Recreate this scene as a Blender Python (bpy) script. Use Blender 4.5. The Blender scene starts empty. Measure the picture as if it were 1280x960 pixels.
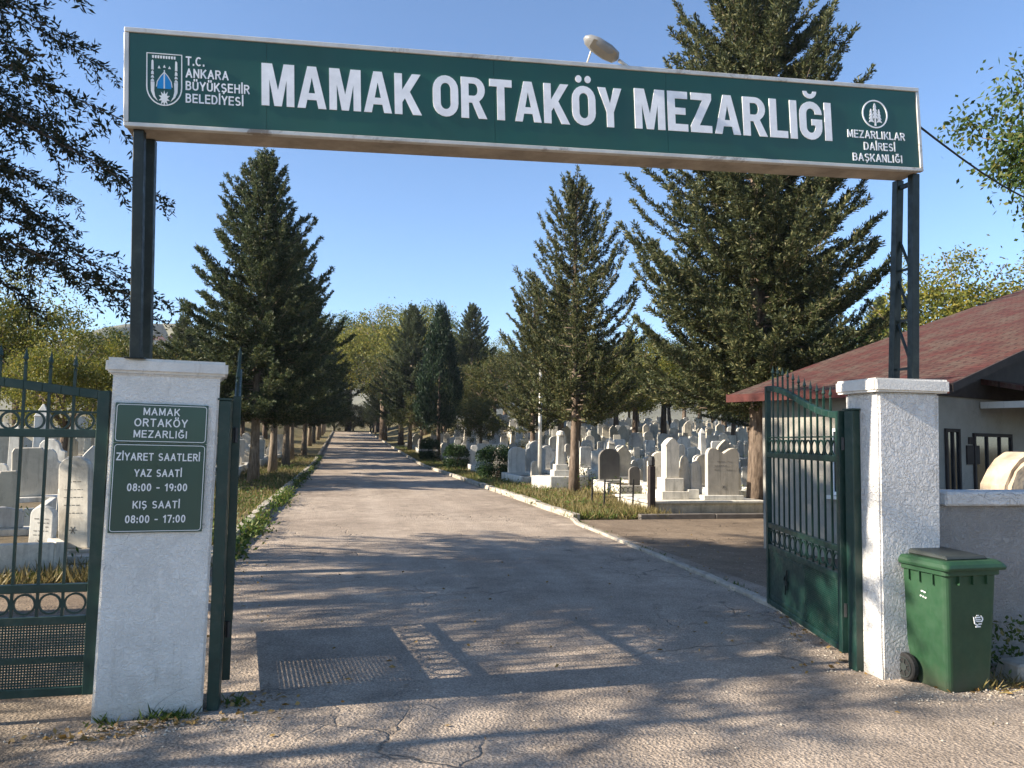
import bpy, bmesh, math, random
import numpy as np
from mathutils import Vector, Matrix
R = math.radians
rnd = random.Random(7)
S = bpy.context.scene
COL = S.collection

# ------------------------------------------------------------------ camera, sky, sun, exposure
cam = bpy.data.cameras.new('camera'); camo = bpy.data.objects.new('camera', cam); COL.objects.link(camo)
cam.sensor_width = 36; cam.lens = 961 / 1280 * 36; cam.clip_start = 0.05; cam.clip_end = 6000
camo.location = (0, 0, 1.7)
camo.rotation_mode = 'QUATERNION'
camo.rotation_quaternion = (Matrix.Rotation(R(-12.4), 3, 'Z') @ Matrix.Rotation(R(94.2), 3, 'X') @ Matrix.Rotation(R(0.8), 3, 'Z')).to_quaternion()
S.camera = camo
SUN_EL, SUN_AZ = 27.0, 2.5            # elevation; degrees from -X towards -Y
w = bpy.data.worlds.new('World'); S.world = w; w.use_nodes = True
wn = w.node_tree.nodes; wl = w.node_tree.links
sky = wn.new('ShaderNodeTexSky'); sky.sky_type = 'NISHITA'; sky.sun_disc = False
sky.sun_elevation = R(SUN_EL); sky.sun_rotation = R(270 - SUN_AZ)
sky.altitude = 900; sky.air_density = 1.0; sky.dust_density = 0.3; sky.ozone_density = 4.0
wn['Background'].inputs['Strength'].default_value = 0.09
hsv = wn.new('ShaderNodeHueSaturation'); hsv.inputs['Saturation'].default_value = 1.0; wl.new(sky.outputs[0], hsv.inputs['Color'])
wl.new(hsv.outputs[0], wn['Background'].inputs['Color'])
sl = bpy.data.lights.new('sun', 'SUN'); sl.energy = 5.0; sl.angle = R(0.55); sl.color = (1.0, 0.89, 0.74)
so = bpy.data.objects.new('sun', sl); COL.objects.link(so)
sd = Vector((-math.cos(R(SUN_EL)) * math.cos(R(SUN_AZ)), -math.cos(R(SUN_EL)) * math.sin(R(SUN_AZ)), math.sin(R(SUN_EL))))
so.rotation_euler = sd.to_track_quat('Z', 'Y').to_euler(); so.location = sd * 60
S.view_settings.view_transform = 'Standard'; S.view_settings.look = 'None'
S.view_settings.exposure = 1.5; S.view_settings.gamma = 1.0; S.view_settings.use_curve_mapping = False

# ------------------------------------------------------------------ helpers
def tag(o, label=None, cat=None, group=None, kind=None):
    if label: o['label'] = label
    if cat: o['category'] = cat
    if group: o['group'] = group
    if kind: o['kind'] = kind
    return o
def empty(name, loc=(0, 0, 0), rz=0):
    o = bpy.data.objects.new(name, None); COL.objects.link(o); o.location = loc; o.rotation_euler = (0, 0, rz); o.empty_display_size = .2
    return o
def copy_tree(o, parent=None):
    c = o.copy(); COL.objects.link(c)
    if parent: c.parent = parent
    for ch in list(o.children): copy_tree(ch, c)
    return c

class MB:
    def __init__(s): s.v = []; s.f = []
    def add(s, vs, fs):
        b = len(s.v); s.v += [tuple(p) for p in vs]; s.f += [tuple(i + b for i in f) for f in fs]; return s
    def box(s, x0, x1, y0, y1, z0, z1, M=None):
        vs = [Vector((x, y, z)) for z in (z0, z1) for y in (y0, y1) for x in (x0, x1)]
        if M is not None: vs = [M @ p for p in vs]
        return s.add(vs, [(0, 2, 3, 1), (4, 5, 7, 6), (0, 1, 5, 4), (2, 6, 7, 3), (0, 4, 6, 2), (1, 3, 7, 5)])
    def hexa(s, b, t):      # bottom 4 and top 4, both counter clockwise from above
        return s.add(list(b) + list(t), [(3, 2, 1, 0), (4, 5, 6, 7), (0, 1, 5, 4), (1, 2, 6, 5), (2, 3, 7, 6), (3, 0, 4, 7)])
    def prism(s, poly, y0, y1, M=None):   # poly in x,z counter clockwise seen from -y
        n = len(poly); vs = [Vector((x, y0, z)) for x, z in poly] + [Vector((x, y1, z)) for x, z in poly]
        if M is not None: vs = [M @ p for p in vs]
        return s.add(vs, [tuple(range(n)), tuple(range(2 * n - 1, n - 1, -1))] + [(i, i + n, (i + 1) % n + n, (i + 1) % n) for i in range(n)])
    def tube(s, pts, rad, n=8, caps=True):
        pts = [Vector(p) for p in pts]
        if not hasattr(rad, '__len__'): rad = [rad] * len(pts)
        rings = []; prev = None
        for i, p in enumerate(pts):
            t = (pts[min(i + 1, len(pts) - 1)] - pts[max(i - 1, 0)]).normalized()
            if prev is None: a = t.orthogonal().normalized()
            else: a = (prev - t * prev.dot(t)).normalized()
            prev = a; b = t.cross(a)
            rings.append([p + (a * math.cos(2 * math.pi * k / n) + b * math.sin(2 * math.pi * k / n)) * rad[i] for k in range(n)])
        vs = [q for r in rings for q in r]
        fs = [(i * n + k, i * n + (k + 1) % n, (i + 1) * n + (k + 1) % n, (i + 1) * n + k) for i in range(len(pts) - 1) for k in range(n)]
        if caps: fs += [tuple(range(n - 1, -1, -1)), tuple(range((len(pts) - 1) * n, len(pts) * n))]
        return s.add(vs, fs)
    def bar(s, a, b, w, d=None):  # square bar between two points
        a, b = Vector(a), Vector(b); d = d or w; t = (b - a).normalized()
        up = Vector((0, 0, 1)) if abs(t.z) < .9 else Vector((0, 1, 0))
        u = t.cross(up).normalized(); q = u.cross(t)
        def ring(p): return [p - u * w / 2 - q * d / 2, p + u * w / 2 - q * d / 2, p + u * w / 2 + q * d / 2, p - u * w / 2 + q * d / 2]
        return s.add(ring(a) + ring(b), [(3, 2, 1, 0), (4, 5, 6, 7), (0, 1, 5, 4), (1, 2, 6, 5), (2, 3, 7, 6), (3, 0, 4, 7)])
    def lathe(s, prof, n=16, c=(0, 0)):   # list of (r,z)
        m = len(prof)
        vs = [(c[0] + r * math.cos(2 * math.pi * k / n), c[1] + r * math.sin(2 * math.pi * k / n), z) for r, z in prof for k in range(n)]
        fs = [(i * n + k, i * n + (k + 1) % n, (i + 1) * n + (k + 1) % n, (i + 1) * n + k) for i in range(m - 1) for k in range(n)]
        return s.add(vs, fs + [tuple(range(n - 1, -1, -1)), tuple(range((m - 1) * n, m * n))])
    def ring(s, c, r, th, M=None, n=20):   # flat wire ring in the x,z plane
        rr = [(r - th / 2, -th / 2), (r + th / 2, -th / 2), (r + th / 2, th / 2), (r - th / 2, th / 2)]
        vs = [Vector((c[0] + q * math.cos(2 * math.pi * k / n), c[1] + y, c[2] + q * math.sin(2 * math.pi * k / n))) for k in range(n) for q, y in rr]
        if M is not None: vs = [M @ p for p in vs]
        return s.add(vs, [(k * 4 + j, k * 4 + (j + 1) % 4, ((k + 1) % n) * 4 + (j + 1) % 4, ((k + 1) % n) * 4 + j) for k in range(n) for j in range(4)])
    def build(s, name, m, parent=None, bevel=0, smooth=False, loc=None, seg=1, jitter=0):
        me = bpy.data.meshes.new(name); me.from_pydata([tuple(p) for p in s.v], [], s.f)
        bm = bmesh.new(); bm.from_mesh(me)
        bmesh.ops.recalc_face_normals(bm, faces=bm.faces)
        if bevel:
            es = [e for e in bm.edges if len(e.link_faces) == 2 and e.calc_face_angle(0) > .5]
            bmesh.ops.bevel(bm, geom=es, offset=bevel, segments=seg, affect='EDGES', clamp_overlap=True)
        if jitter:
            for v in bm.verts: v.co += Vector((rnd.uniform(-1, 1), rnd.uniform(-1, 1), rnd.uniform(-1, 1))) * jitter
        bm.to_mesh(me); bm.free()
        if smooth: me.polygons.foreach_set('use_smooth', [True] * len(me.polygons))
        if m: me.materials.append(m)
        o = bpy.data.objects.new(name, me); COL.objects.link(o)
        if parent: o.parent = parent
        if loc: o.location = loc
        return o

def quads_mesh(name, V, m, parent=None, nv=4):   # V: (n,nv,3) separate faces
    n = len(V); me = bpy.data.meshes.new(name)
    me.vertices.add(n * nv); me.vertices.foreach_set('co', np.ascontiguousarray(V, dtype=np.float32).ravel())
    me.loops.add(n * nv); me.loops.foreach_set('vertex_index', np.arange(n * nv, dtype=np.int32))
    me.polygons.add(n); me.polygons.foreach_set('loop_start', np.arange(0, n * nv, nv, dtype=np.int32))
    try: me.polygons.foreach_set('loop_total', np.full(n, nv, dtype=np.int32))
    except Exception: pass
    me.update(calc_edges=True); me.validate()
    me.materials.append(m)
    o = bpy.data.objects.new(name, me); COL.objects.link(o)
    if parent: o.parent = parent
    return o

# ------------------------------------------------------------------ materials
class NT:
    def __init__(s, name):
        s.m = bpy.data.materials.new(name); s.m.use_nodes = True; s.t = s.m.node_tree
        s.b = s.t.nodes['Principled BSDF']; s.out = s.t.nodes['Material Output']
        s.co = s.n('ShaderNodeTexCoord').outputs['Object']
    def n(s, k, **kw):
        x = s.t.nodes.new(k)
        for a, v in kw.items(): setattr(x, a, v)
        return x
    def link(s, a, b): s.t.links.new(a, b)
    def noise(s, scale, detail=4, rough=.6, co=None, dist=0):
        x = s.n('ShaderNodeTexNoise'); x.inputs['Scale'].default_value = scale; x.inputs['Detail'].default_value = detail
        x.inputs['Roughness'].default_value = rough; x.inputs['Distortion'].default_value = dist
        s.link(co or s.co, x.inputs['Vector']); return x.outputs['Fac']
    def vor(s, scale, feat='F1', co=None, out='Distance', rnd_=1):
        x = s.n('ShaderNodeTexVoronoi', feature=feat); x.inputs['Scale'].default_value = scale; x.inputs['Randomness'].default_value = rnd_
        s.link(co or s.co, x.inputs['Vector']); return x.outputs[out]
    def ramp(s, fac, stops, interp='LINEAR'):
        x = s.n('ShaderNodeValToRGB'); x.color_ramp.interpolation = interp; e = x.color_ramp.elements
        while len(e) < len(stops): e.new(.5)
        for i, (p, c) in enumerate(stops):
            e[i].position = p; e[i].color = (c[0], c[1], c[2], 1) if hasattr(c, '__len__') else (c, c, c, 1)
        s.link(fac, x.inputs['Fac']); return x.outputs['Color']
    def mix(s, fac, a, b, mode='MIX'):
        x = s.n('ShaderNodeMix', data_type='RGBA', blend_type=mode)
        for sock, v in ((x.inputs['Factor'], fac), (x.inputs[6], a), (x.inputs[7], b)):
            if hasattr(v, 'is_linked') or hasattr(v, 'links'): s.link(v, sock)
            elif hasattr(v, '__len__'): sock.default_value = (v[0], v[1], v[2], 1)
            else: sock.default_value = v if sock.type == 'VALUE' else (v, v, v, 1)
        return x.outputs[2]
    def math(s, op, a, b=0, clamp=False):
        x = s.n('ShaderNodeMath', operation=op, use_clamp=clamp)
        for i, v in enumerate((a, b)):
            if hasattr(v, 'links'): s.link(v, x.inputs[i])
            else: x.inputs[i].default_value = v
        return x.outputs[0]
    def vadd(s, a, b, scale):
        m = s.n('ShaderNodeVectorMath', operation='MULTIPLY_ADD'); s.link(b, m.inputs[0]); m.inputs[1].default_value = (scale,) * 3; s.link(a, m.inputs[2]); return m.outputs[0]
    def noisecol(s, scale, co=None):
        x = s.n('ShaderNodeTexNoise'); x.inputs['Scale'].default_value = scale; x.inputs['Detail'].default_value = 3; s.link(co or s.co, x.inputs['Vector']); return x.outputs['Color']
    def map(s, sc):
        x = s.n('ShaderNodeMapping'); x.inputs['Scale'].default_value = sc; s.link(s.co, x.inputs['Vector']); return x.outputs[0]
    def sepz(s, axis='Z', co=None):
        x = s.n('ShaderNodeSeparateXYZ'); s.link(co or s.co, x.inputs[0]); return x.outputs[axis]
    def bump(s, h, strength=.5, dist=.01, prev=None):
        x = s.n('ShaderNodeBump'); x.inputs['Strength'].default_value = strength; x.inputs['Distance'].default_value = dist; s.link(h, x.inputs['Height'])
        if prev: s.link(prev, x.inputs['Normal'])
        return x.outputs['Normal']
    def fin(s, col=None, rough=.8, nrm=None, spec=.3, metal=0):
        if col is not None:
            if hasattr(col, 'links'): s.link(col, s.b.inputs['Base Color'])
            else: s.b.inputs['Base Color'].default_value = (*col, 1)
        if hasattr(rough, 'links'): s.link(rough, s.b.inputs['Roughness'])
        else: s.b.inputs['Roughness'].default_value = rough
        s.b.inputs['Specular IOR Level'].default_value = spec; s.b.inputs['Metallic'].default_value = metal
        if nrm: s.link(nrm, s.b.inputs['Normal'])
        return s.m

def simple(name, col, rough=.7, var=.25, scale=6, bump=0, bscale=60, metal=0, spec=.3):
    t = NT(name); f = t.noise(scale, 6, .65)
    lo = tuple(c * (1 - var) for c in col); hi = tuple(min(1, c * (1 + var)) for c in col)
    c = t.ramp(f, [(.3, lo), (.7, hi)])
    return t.fin(c, rough, t.bump(t.noise(bscale, 4), bump, .01) if bump else None, spec, metal)

def asphalt(name, cols, crack=1.0, grit=1.0, edges=False):
    t = NT(name)
    big = t.noise(.35, 5, .6); mid = t.noise(2.3, 6, .65); fine = t.noise(70, 3, .7); agg = t.vor(48)
    c = t.ramp(big, [(.3, cols[0]), (.5, cols[1]), (.72, cols[2])])
    c = t.mix(.55, c, t.ramp(mid, [(.3, (.55,) * 3), (.7, (1.25,) * 3)]), 'MULTIPLY')
    c = t.mix(.75, c, t.ramp(fine, [(.33, (.5,) * 3), (.5, (1,) * 3), (.7, (1.5,) * 3)]), 'MULTIPLY')
    # longer streaks of wear along the direction of travel
    c = t.mix(.4, c, t.ramp(t.noise(1.0, 5, .7, co=t.map((1.6, .14, 1))), [(.35, (.7,) * 3), (.65, (1.2,) * 3)]), 'MULTIPLY')
    # dark stains and pale patched areas with ragged edges
    c = t.mix(t.ramp(t.noise(.8, 6, .7, dist=1.2), [(.6, 0), (.68, .45)]), c, tuple(x * .55 for x in cols[0]))
    c = t.mix(t.ramp(t.noise(.55, 7, .72, co=t.map((1, 1.7, 1)), dist=.6), [(.58, 0), (.63, .35)]), c, tuple(min(1, x * 1.25) for x in cols[2]))
    wc = t.vadd(t.co, t.noisecol(1.1), .9); wc = t.vadd(wc, t.noisecol(6), .12)
    e = t.vor(.42, 'DISTANCE_TO_EDGE', wc); e2 = t.vor(1.5, 'DISTANCE_TO_EDGE', wc)
    mask = t.ramp(t.noise(.5, 3), [(.50, 0), (.60, 1)])
    m1 = t.ramp(e, [(0, 1), (.003, .8), (.007, 0)]); m2 = t.math('MULTIPLY', t.ramp(e2, [(0, 1), (.010, .5), (.03, 0)]), t.ramp(t.noise(.33, 3), [(.52, 0), (.62, 1)]))
    cr = t.math('MAXIMUM', t.math('MULTIPLY', m1, mask), m2)
    c = t.mix(t.math('MULTIPLY', cr, .42 * crack), c, (.03, .026, .022))
    if edges:   # dirt swept towards the two edges of the carriageway
        xx = t.sepz('X'); d_ = t.math('ADD', t.math('ABSOLUTE', t.math('SUBTRACT', xx, 1.69)), t.math('MULTIPLY', t.noise(1.3, 6, .7), 1.6))
        c = t.mix(t.ramp(t.math('DIVIDE', d_, 5), [(.74, 0), (.86, .6)]), c, (.13, .10, .066))
        ty = t.math('ABSOLUTE', t.math('SUBTRACT', t.math('ABSOLUTE', t.math('SUBTRACT', xx, 1.7)), .85)); c = t.mix(t.ramp(t.math('ADD', ty, t.math('MULTIPLY', t.noise(.9, 5), .5)), [(.25, .22), (.62, 0)]), c, (.45, .38, .31))
    cell = t.n('ShaderNodeSeparateColor'); t.link(t.vor(80, out='Color'), cell.inputs[0]); c = t.mix(.5, c, t.ramp(cell.outputs[0], [(0, (.45,) * 3), (.5, (1,) * 3), (1, (1.55,) * 3)]), 'MULTIPLY')
    sp_ = t.ramp(t.noise(1.6, 2, .5), [(.70, 0), (.735, .55)]); c = t.mix(sp_, c, (.05, .043, .036))
    peb = t.ramp(t.vor(120), [(.10, 1), (.2, 0)]); c = t.mix(t.math('MULTIPLY', peb, .28), c, (.6, .54, .47))
    h = t.math('SUBTRACT', t.math('ADD', t.math('MULTIPLY', agg, .7 * grit), t.math('MULTIPLY', fine, .8)), t.math('MULTIPLY', cr, 2.0))
    nb = t.bump(h, .85, .014); nb = t.bump(t.noise(9, 4), .25, .03, nb)
    return t.fin(c, .85, nb, .25)

def plaster(name, col, coarse=1.0, dirt=(.33, .29, .23), zdirt=(0.0, .35), cscale=34, spk=.62):
    t = NT(name)
    a = t.noise(3, 6, .65); c = t.ramp(a, [(.3, tuple(x * .82 for x in col)), (.6, col)])
    z = t.sepz(); 
    low = t.ramp(t.math('ADD', z, t.math('MULTIPLY', t.noise(7, 6, .7), .5)), [(zdirt[0] + .2, 1), (zdirt[1] + .25, 0)])
    c = t.mix(t.math('MULTIPLY', low, .55), c, dirt)
    speck = t.ramp(t.noise(26, 6, .75), [(spk, 0), (spk + .09, 1)])
    c = t.mix(t.math('MULTIPLY', speck, .5), c, tuple(x * .6 for x in dirt))
    strk = t.ramp(t.noise(1.0, 6, .75, co=t.map((14, 14, 1.3))), [(.58, 0), (.72, 1)])
    c = t.mix(t.math('MULTIPLY', strk, .5), c, dirt)
    patch = t.ramp(t.noise(1.6, 7, .75, dist=.8), [(.56, 0), (.63, .4)]); c = t.mix(patch, c, tuple(x * .72 for x in col))
    wc = t.vadd(t.co, t.noisecol(4), .2)
    cr = t.math('MULTIPLY', t.ramp(t.vor(2.2, 'DISTANCE_TO_EDGE', wc), [(0, 1), (.006, 0)]), t.ramp(t.noise(2, 3), [(.55, 0), (.62, 1)]))
    c = t.mix(t.math('MULTIPLY', cr, .7), c, (.08, .07, .06))
    worm = t.noise(cscale, 3, .55, dist=1.6)
    nb = t.bump(t.ramp(worm, [(.35, 0), (.6, 1)]), min(1, .8 * coarse), .012 * coarse)
    nb = t.bump(t.noise(110, 3), .35, .004, nb)
    return t.fin(c, .9, nb, .2)

def leafmat(name, cols, trans=.3, rough=.55, clump=.9):
    t = NT(name); g = t.n('ShaderNodeNewGeometry')
    c = t.ramp(g.outputs['Random Per Island'], [(0, cols[0]), (.5, cols[1]), (.85, cols[2]), (1, cols[3] if len(cols) > 3 else cols[2])])
    c = t.mix(.6, c, t.ramp(t.noise(clump, 4, .6), [(.3, (.6, .65, .6)), (.55, (1,) * 3), (.75, (1.45, 1.35, 1.1))]), 'MULTIPLY')
    oi = t.n('ShaderNodeObjectInfo')
    c = t.mix(.35, c, t.ramp(oi.outputs['Random'], [(0, (.75, .85, .9)), (1, (1.25, 1.15, .85))]), 'MULTIPLY')
    t.fin(c, rough, None, .25)
    tr = t.n('ShaderNodeBsdfTranslucent'); t.link(c, tr.inputs['Color'])
    mx = t.n('ShaderNodeMixShader'); mx.inputs[0].default_value = trans
    t.link(t.b.outputs[0], mx.inputs[1]); t.link(tr.outputs[0], mx.inputs[2]); t.link(mx.outputs[0], t.out.inputs['Surface'])
    return t.m

def marble(name, col, stain=.5):
    t = NT(name); oi = t.n('ShaderNodeObjectInfo')
    off = t.n('ShaderNodeVectorMath', operation='ADD'); t.link(t.co, off.inputs[0])
    cx = t.n('ShaderNodeCombineXYZ'); mm = t.math('MULTIPLY', oi.outputs['Random'], 37.0); t.link(mm, cx.inputs[0]); t.link(mm, cx.inputs[1]); t.link(cx.outputs[0], off.inputs[1]); t.co = off.outputs[0]
    c = t.ramp(t.noise(2.2, 6, .65, dist=.8), [(.3, tuple(x * .72 for x in col)), (.62, col)])
    c = t.mix(.85, c, t.ramp(oi.outputs['Random'], [(0, (.72, .73, .72)), (.3, (.94, .94, .92)), (.6, (1.06, 1.05, 1.0)), (1, (1.1, 1.0, .84))]), 'MULTIPLY')
    rain = t.ramp(t.noise(1.0, 5, .7, co=t.map((9, 9, 1.1))), [(.5, 0), (.7, .55)]); c = t.mix(rain, c, (.2, .185, .15))
    moss = t.ramp(t.math('ADD', t.sepz(), t.math('MULTIPLY', t.noise(5, 5, .7), .5)), [(.22, .5), (.5, 0)]); c = t.mix(moss, c, (.12, .115, .07))
    st = t.ramp(t.noise(1.0, 7, .75, co=None, dist=.4), [(.52, 0), (.68, 1)])
    c = t.mix(t.math('MULTIPLY', st, stain), c, (.16, .14, .11))
    sp = t.ramp(t.noise(16, 6, .8), [(.6, 0), (.68, 1)])
    c = t.mix(t.math('MULTIPLY', sp, .5), c, (.13, .12, .09))
    return t.fin(c, .6, t.bump(t.noise(30, 5), .25, .008), .35)

def paint_green(name, col):
    t = NT(name)
    c = t.ramp(t.noise(5, 6, .7), [(.3, tuple(x * .7 for x in col)), (.7, tuple(x * 1.25 for x in col))])
    chip = t.ramp(t.noise(38, 6, .8), [(.66, 0), (.7, 1)])
    c = t.mix(t.math('MULTIPLY', chip, .6), c, (.10, .06, .04))
    dust = t.ramp(t.noise(9, 5, .7), [(.5, 0), (.8, .18)])
    c = t.mix(dust, c, (.16, .17, .14))
    return t.fin(c, t.ramp(t.noise(20, 4), [(.3, .32), (.7, .6)]), t.bump(t.noise(45, 4), .15, .004), .5)

def barkmat(name, c0, c1, vs=(14, 14, 3)):
    t = NT(name); v = t.noise(1, 6, .7, co=t.map(vs))
    c = t.ramp(v, [(.32, c0), (.62, c1)])
    return t.fin(c, .95, t.bump(v, .9, .03), .1)

M = {}
M['road'] = asphalt('road asphalt', [(.268, .214, .165), (.352, .286, .222), (.42, .345, .27)], edges=True)
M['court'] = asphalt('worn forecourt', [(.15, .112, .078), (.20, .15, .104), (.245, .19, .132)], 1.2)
def groundmat():
    t = NT('dry soil and turf')
    c = t.ramp(t.noise(.7, 7, .7), [(.3, (.10, .085, .045)), (.5, (.17, .135, .075)), (.7, (.24, .195, .12))])
    c = t.mix(t.ramp(t.noise(1.7, 6, .7), [(.48, 0), (.62, .7)]), c, (.075, .095, .03))
    return t.fin(c, .95, t.bump(t.noise(14, 6, .7), .8, .05), .1)
M['ground'] = groundmat()
M['kerb'] = simple('weathered kerb concrete', (.36, .32, .26), .9, .35, 4, .5, 50)
M['kerbdark'] = simple('stained edging concrete', (.13, .115, .10), .9, .3, 5, .5, 50)
M['pillar'] = plaster('white roughcast pillar', (.80, .775, .72), .8, cscale=40, spk=.70)
M['pillar_rough'] = plaster('coarse white roughcast', (.70, .68, .645), 1.0, cscale=24, spk=.76)
M['cap'] = plaster('white painted cap', (.74, .71, .65), .5, zdirt=(-3, -2))
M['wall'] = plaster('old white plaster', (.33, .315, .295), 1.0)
M['housewall'] = plaster('house plaster', (.31, .29, .25), .6)
M['gate'] = paint_green('green gate paint', (.0055, .030, .022))
M['post'] = paint_green('dark green steel paint', (.004, .012, .011))
M['black'] = simple('dark steel', (.022, .022, .022), .5, .3, 10, spec=.5)
def signgreen(name, col, rough=.3):
    t = NT(name)
    c = t.ramp(t.noise(1.2, 3), [(.35, tuple(x * .85 for x in col)), (.65, tuple(x * 1.12 for x in col))])
    st = t.ramp(t.noise(1, 5, .7, co=t.map((7, 7, .9))), [(.52, 0), (.75, .22)]); c = t.mix(st, c, (.03, .075, .06))
    t.b.inputs['Coat Weight'].default_value = .35; t.b.inputs['Coat Roughness'].default_value = .12
    return t.fin(c, t.ramp(t.noise(3, 5), [(.3, rough * .8), (.7, rough * 1.4)]), t.bump(t.noise(1.1, 2), .12, .05), .5)
M['signgreen'] = signgreen('green sign vinyl', (.006, .066, .040), .36)
M['boardgreen'] = signgreen('green board enamel', (.006, .052, .036), .3)
M['letter'] = simple('brushed white lettering', (.84, .84, .85), .45, .12, 8, spec=.5)
M['white'] = simple('white sign paint', (.78, .79, .78), .5, .06)
M['blue'] = simple('blue sign paint', (.02, .27, .62), .4, .1)
def alumat():
    t = NT('weathered aluminium'); c = t.ramp(t.noise(3, 6, .65), [(.3, (.46, .44, .40)), (.7, (.70, .67, .61))])
    r_ = t.ramp(t.noise(2.1, 7, .78, dist=.5), [(.56, 0), (.66, .75)]); c = t.mix(r_, c, (.16, .105, .06))
    return t.fin(c, .45, t.bump(t.noise(40, 4), .1, .01), .5, .3)
M['alu'] = alumat()
M['under'] = simple('stained sign underside', (.36, .30, .23), .8, .35, 4)
def binmat():
    t = NT('green bin plastic'); c = t.ramp(t.noise(3, 6, .7), [(.3, (.012, .042, .018)), (.7, (.021, .064, .029))])
    sc = t.math('MULTIPLY', t.ramp(t.noise(1, 4, .8, co=t.map((60, 60, 5))), [(.66, 0), (.72, 1)]), t.ramp(t.noise(3, 3), [(.45, 0), (.6, .5)])); c = t.mix(sc, c, (.12, .17, .12))
    low = t.ramp(t.math('ADD', t.sepz(), t.math('MULTIPLY', t.noise(9, 6, .75), .35)), [(.12, .6), (.36, 0)]); c = t.mix(low, c, (.07, .065, .045))
    fd = t.ramp(t.noise(6, 6, .8), [(.52, 0), (.8, .16)]); c = t.mix(fd, c, (.06, .10, .065))
    return t.fin(c, t.ramp(t.noise(14, 5), [(.3, .38), (.7, .65)]), t.bump(t.noise(140, 3), .12, .004), .4)
M['bin'] = binmat()
M['bindark'] = simple('dark lid plastic', (.030, .036, .034), .5, .3, 5, spec=.4)
M['rubber'] = simple('black rubber', (.018, .018, .018), .7, .2)
M['marble'] = marble('weathered marble', (.66, .64, .59), .5)
M['marble_warm'] = marble('yellowed marble', (.58, .53, .44), .5)
M['marble_grey'] = marble('grey marble', (.50, .49, .465), .5)
M['granite'] = marble('dark granite', (.19, .175, .16), .4)
M['ink'] = simple('dark engraved paint', (.15, .14, .12), .8, .2)
M['soil'] = simple('grave soil', (.11, .085, .05), .95, .4, 8, .8, 30)
def roofmat():
    t = NT('red asphalt shingles')
    br = t.n('ShaderNodeTexBrick'); br.inputs['Scale'].default_value = 1; br.offset = .5
    br.inputs['Brick Width'].default_value = .32; br.inputs['Row Height'].default_value = .14; br.inputs['Mortar Size'].default_value = .016
    br.inputs['Color1'].default_value = (.095, .034, .029, 1); br.inputs['Color2'].default_value = (.062, .026, .023, 1); br.inputs['Mortar'].default_value = (.05, .02, .018, 1)
    rot = t.n('ShaderNodeMapping'); rot.inputs['Rotation'].default_value = (0, 0, R(90)); t.link(t.co, rot.inputs['Vector'])
    t.link(rot.outputs[0], br.inputs['Vector'])
    c = t.mix(.5, br.outputs['Color'], t.ramp(t.noise(40, 4, .8), [(.3, (.55,) * 3), (.7, (1.4,) * 3)]), 'MULTIPLY')
    wear = t.ramp(t.noise(1.6, 8, .8, co=t.map((.5, 1.6, 1))), [(.44, 0), (.60, .8)])
    wc_ = t.mix(1, t.ramp(br.outputs['Fac'], [(0, (.105, .08, .062)), (1, (.04, .03, .025))]), t.ramp(t.noise(40, 4, .8), [(.3, (.6,) * 3), (.7, (1.4,) * 3)]), 'MULTIPLY'); c = t.mix(wear, c, wc_)
    return t.fin(c, .9, t.bump(br.outputs['Fac'], -.9, .02), .15)
M['roof'] = roofmat()
M['fascia'] = simple('red painted fascia', (.075, .022, .018), .85, .35, 6)
M['wood'] = simple('dark stained wood', (.035, .027, .024), .8, .35, 5)
M['glass'] = simple('window glass', (.02, .025, .03), .08, .1, spec=.6)
M['stonewarm'] = simple('sandstone', (.42, .33, .23), .95, .4, 5, .9, 14)
M['bark'] = barkmat('conifer bark', (.055, .040, .030), (.19, .145, .11))
M['barkpale'] = barkmat('pale bark', (.09, .07, .05), (.26, .21, .16))
M['conifer'] = leafmat('conifer needles', [(.024, .040, .018), (.052, .074, .034), (.105, .122, .055), (.17, .165, .08)], .3)
M['conifer_warm'] = leafmat('olive conifer needles', [(.032, .046, .02), (.072, .086, .036), (.145, .145, .062), (.22, .19, .09)], .3)
M['cypress'] = leafmat('cypress needles', [(.008, .02, .010), (.015, .034, .016), (.026, .05, .022)], .12)
M['pine'] = leafmat('pine needles', [(.012, .020, .010), (.026, .036, .018), (.05, .055, .026), (.085, .065, .035)], .2)
M['leaf_yellow'] = leafmat('yellow green leaves', [(.08, .10, .018), (.14, .15, .026), (.21, .19, .034), (.28, .21, .04)], .4)
M['leaf_olive'] = leafmat('olive leaves', [(.035, .052, .014), (.065, .08, .022), (.115, .105, .03), (.16, .11, .03)], .32)
M['leaf_green'] = leafmat('green leaves', [(.03, .06, .014), (.055, .095, .02), (.10, .125, .03), (.15, .13, .03)], .35)
M['hedge'] = leafmat('hedge leaves', [(.012, .03, .009), (.022, .05, .013), (.04, .075, .02)], .2)
M['weed'] = leafmat('weeds', [(.045, .085, .016), (.075, .125, .022), (.13, .15, .035), (.2, .16, .06)], .35)
M['dry'] = leafmat('dry grass', [(.13, .11, .04), (.21, .165, .07), (.29, .22, .10), (.12, .13, .04)], .3)
M['fallen'] = leafmat('fallen leaves', [(.16, .09, .03), (.26, .16, .05), (.34, .22, .08), (.10, .06, .03)], .15)

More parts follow.
